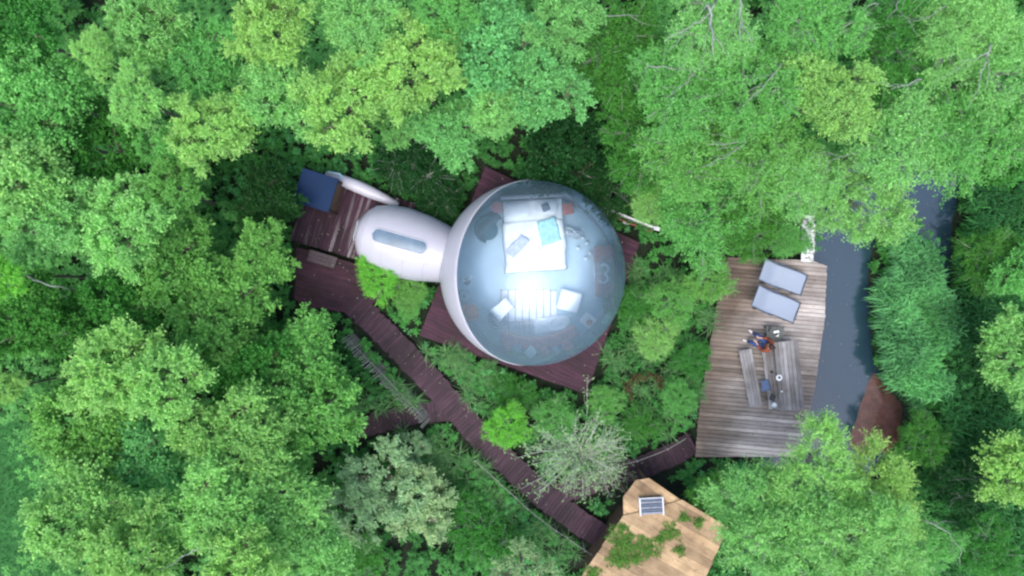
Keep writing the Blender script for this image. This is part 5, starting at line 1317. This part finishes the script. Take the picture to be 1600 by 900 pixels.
# fallen leaves and litter on decks and roof
def litter(name, label, outl, z, n, seed, mat, lo=.03, hi=.09):
    r = np.random.default_rng(seed); xs = [p[0] for p in outl]; ys = [p[1] for p in outl]; x = r.uniform(min(xs), max(xs), n); y = r.uniform(min(ys), max(ys), n); ok = inside(x, y, outl); x, y = x[ok], y[ok]; n = len(x)
    D_ = unit(np.stack([r.normal(size=n), r.normal(size=n), r.normal(size=n) * .08], -1))
    V, F, T = leaves(np.stack([x, y, np.full(n, z + .012)], -1), D_, unit(np.array([0, 0, 1.]) + r.normal(size=(n, 3)) * .15), r.uniform(lo, hi, n), r.uniform(lo * .5, hi * .5, n), r.uniform(0, .93, n))
    tag(link(name, npmesh(name, V, F, False, T), mat), label, None, None, 'stuff')
LIT = leafmat('dry_leaves', (.17, .12, .05), .6, .1); LIT2 = leafmat('pale_leaves', (.34, .36, .24), .5, .1)
litter('fallen_leaves', 'scattered dry leaves on the tan hut roof', poly([(974, 806), (1066, 781), (1138, 824), (1090, 930), (892, 930)], ZR), ZR, 330, 1, LIT, .025, .07)
litter('fallen_leaves', 'scattered leaves on the weathered terrace', POLY_TERR, ZT, 300, 2, LIT, .03, .08)
litter('fallen_leaves', 'a few pale leaves on the dome deck', POLY_DOMEDECK, ZD, 90, 3, LIT2, .04, .10)
litter('fallen_leaves', 'a few leaves on the entrance decks', poly([(462, 300), (600, 340), (590, 480), (470, 470)], ZD), ZD, 70, 4, LIT2, .03, .08)
for i_, (pth, wd_) in enumerate(WALKS):
    litter('fallen_leaves', ['a few pale leaves along the main boardwalk', 'a few leaves on the side boardwalk', 'a few leaves on the curved boardwalk'][i_], [(p.x - .45, p.y - .3) for p in pth[::6]] + [(p.x + .45, p.y + .3) for p in pth[::-6]], .33, [160, 40, 60][i_], 20 + i_, LIT2, .03, .09)
litter('floating_leaves', 'sparse floating leaves and scum on the dark water', STREAM, ZW, 260, 40, LIT2, .025, .07)
litter('bank_debris', 'leaf litter and crumbs on the red-brown mud', MUD, ZW + .10, 260, 41, LIT, .02, .07)
ea = np.linspace(0, 1, 90); mp_ = np.array(MUD + [MUD[0]]); ii = ea * (len(mp_) - 1) * .999; i0 = ii.astype(int); bxy = mp_[i0] + (mp_[i0 + 1] - mp_[i0]) * (ii - i0)[:, None]
bxy = bxy[bxy[:, 0] > P(1392, 0, 0).x]; bxy = np.repeat(bxy, 4, 0) + np.random.default_rng(5).normal(size=(len(bxy) * 4, 2)) * .12
blades('bank_grass', 'ragged grass growing over the landward edge of the red-brown mud', bxy[:, 0], bxy[:, 1], np.full(len(bxy), -.2), np.full(len(bxy), .25), 45, 7, REEDM, (.25, .6), .012, 1.3)
# withered red-brown fern ring
r = np.random.default_rng(88); fern = []
for k in range(46):
    a = .2 + k / 46 * 3.6; p = P(1006 + 27 * math.cos(a) + r.normal() * 3, 606 - 20 * math.sin(a) + r.normal() * 3, .6); fern.append((p.x, p.y))
fern = np.array(fern); c0 = fern.mean(0)
def things_blades():
    n = len(fern) * 6; bx = np.repeat(fern[:, 0], 6) - c0[0]; by = np.repeat(fern[:, 1], 6) - c0[1]
    C_ = np.stack([bx, by, np.full(n, .85) + r.normal(size=n) * .15], -1); D_ = unit(np.stack([r.normal(size=n), r.normal(size=n), r.normal(size=n) * .3], -1))
    V, F, T = leaves(C_, D_, unit(np.array([0, 0, 1.]) + r.normal(size=(n, 3)) * .4), r.uniform(.10, .26, n), r.uniform(.02, .05, n), r.uniform(.1, .9, n))
    root = empty('withered_fern', (c0[0], c0[1], 0), 0, 'ring of withered red-brown fern in the undergrowth left of the terrace', 'fern')
    link('fronds', npmesh('fronds', V, F, False, T), leafmat('withered', (.075, .045, .018), .4, .2), root)
    mb = MB()
    for k in range(0, len(fern), 4): mb.tube([(fern[k][0] - c0[0], fern[k][1] - c0[1], 0), (fern[k][0] - c0[0] + .05, fern[k][1] - c0[1], .9)], [.012, .006], 4)
    mb.build('stems', MAT['brown'], root)
things_blades()
print('stuff faces', tot)
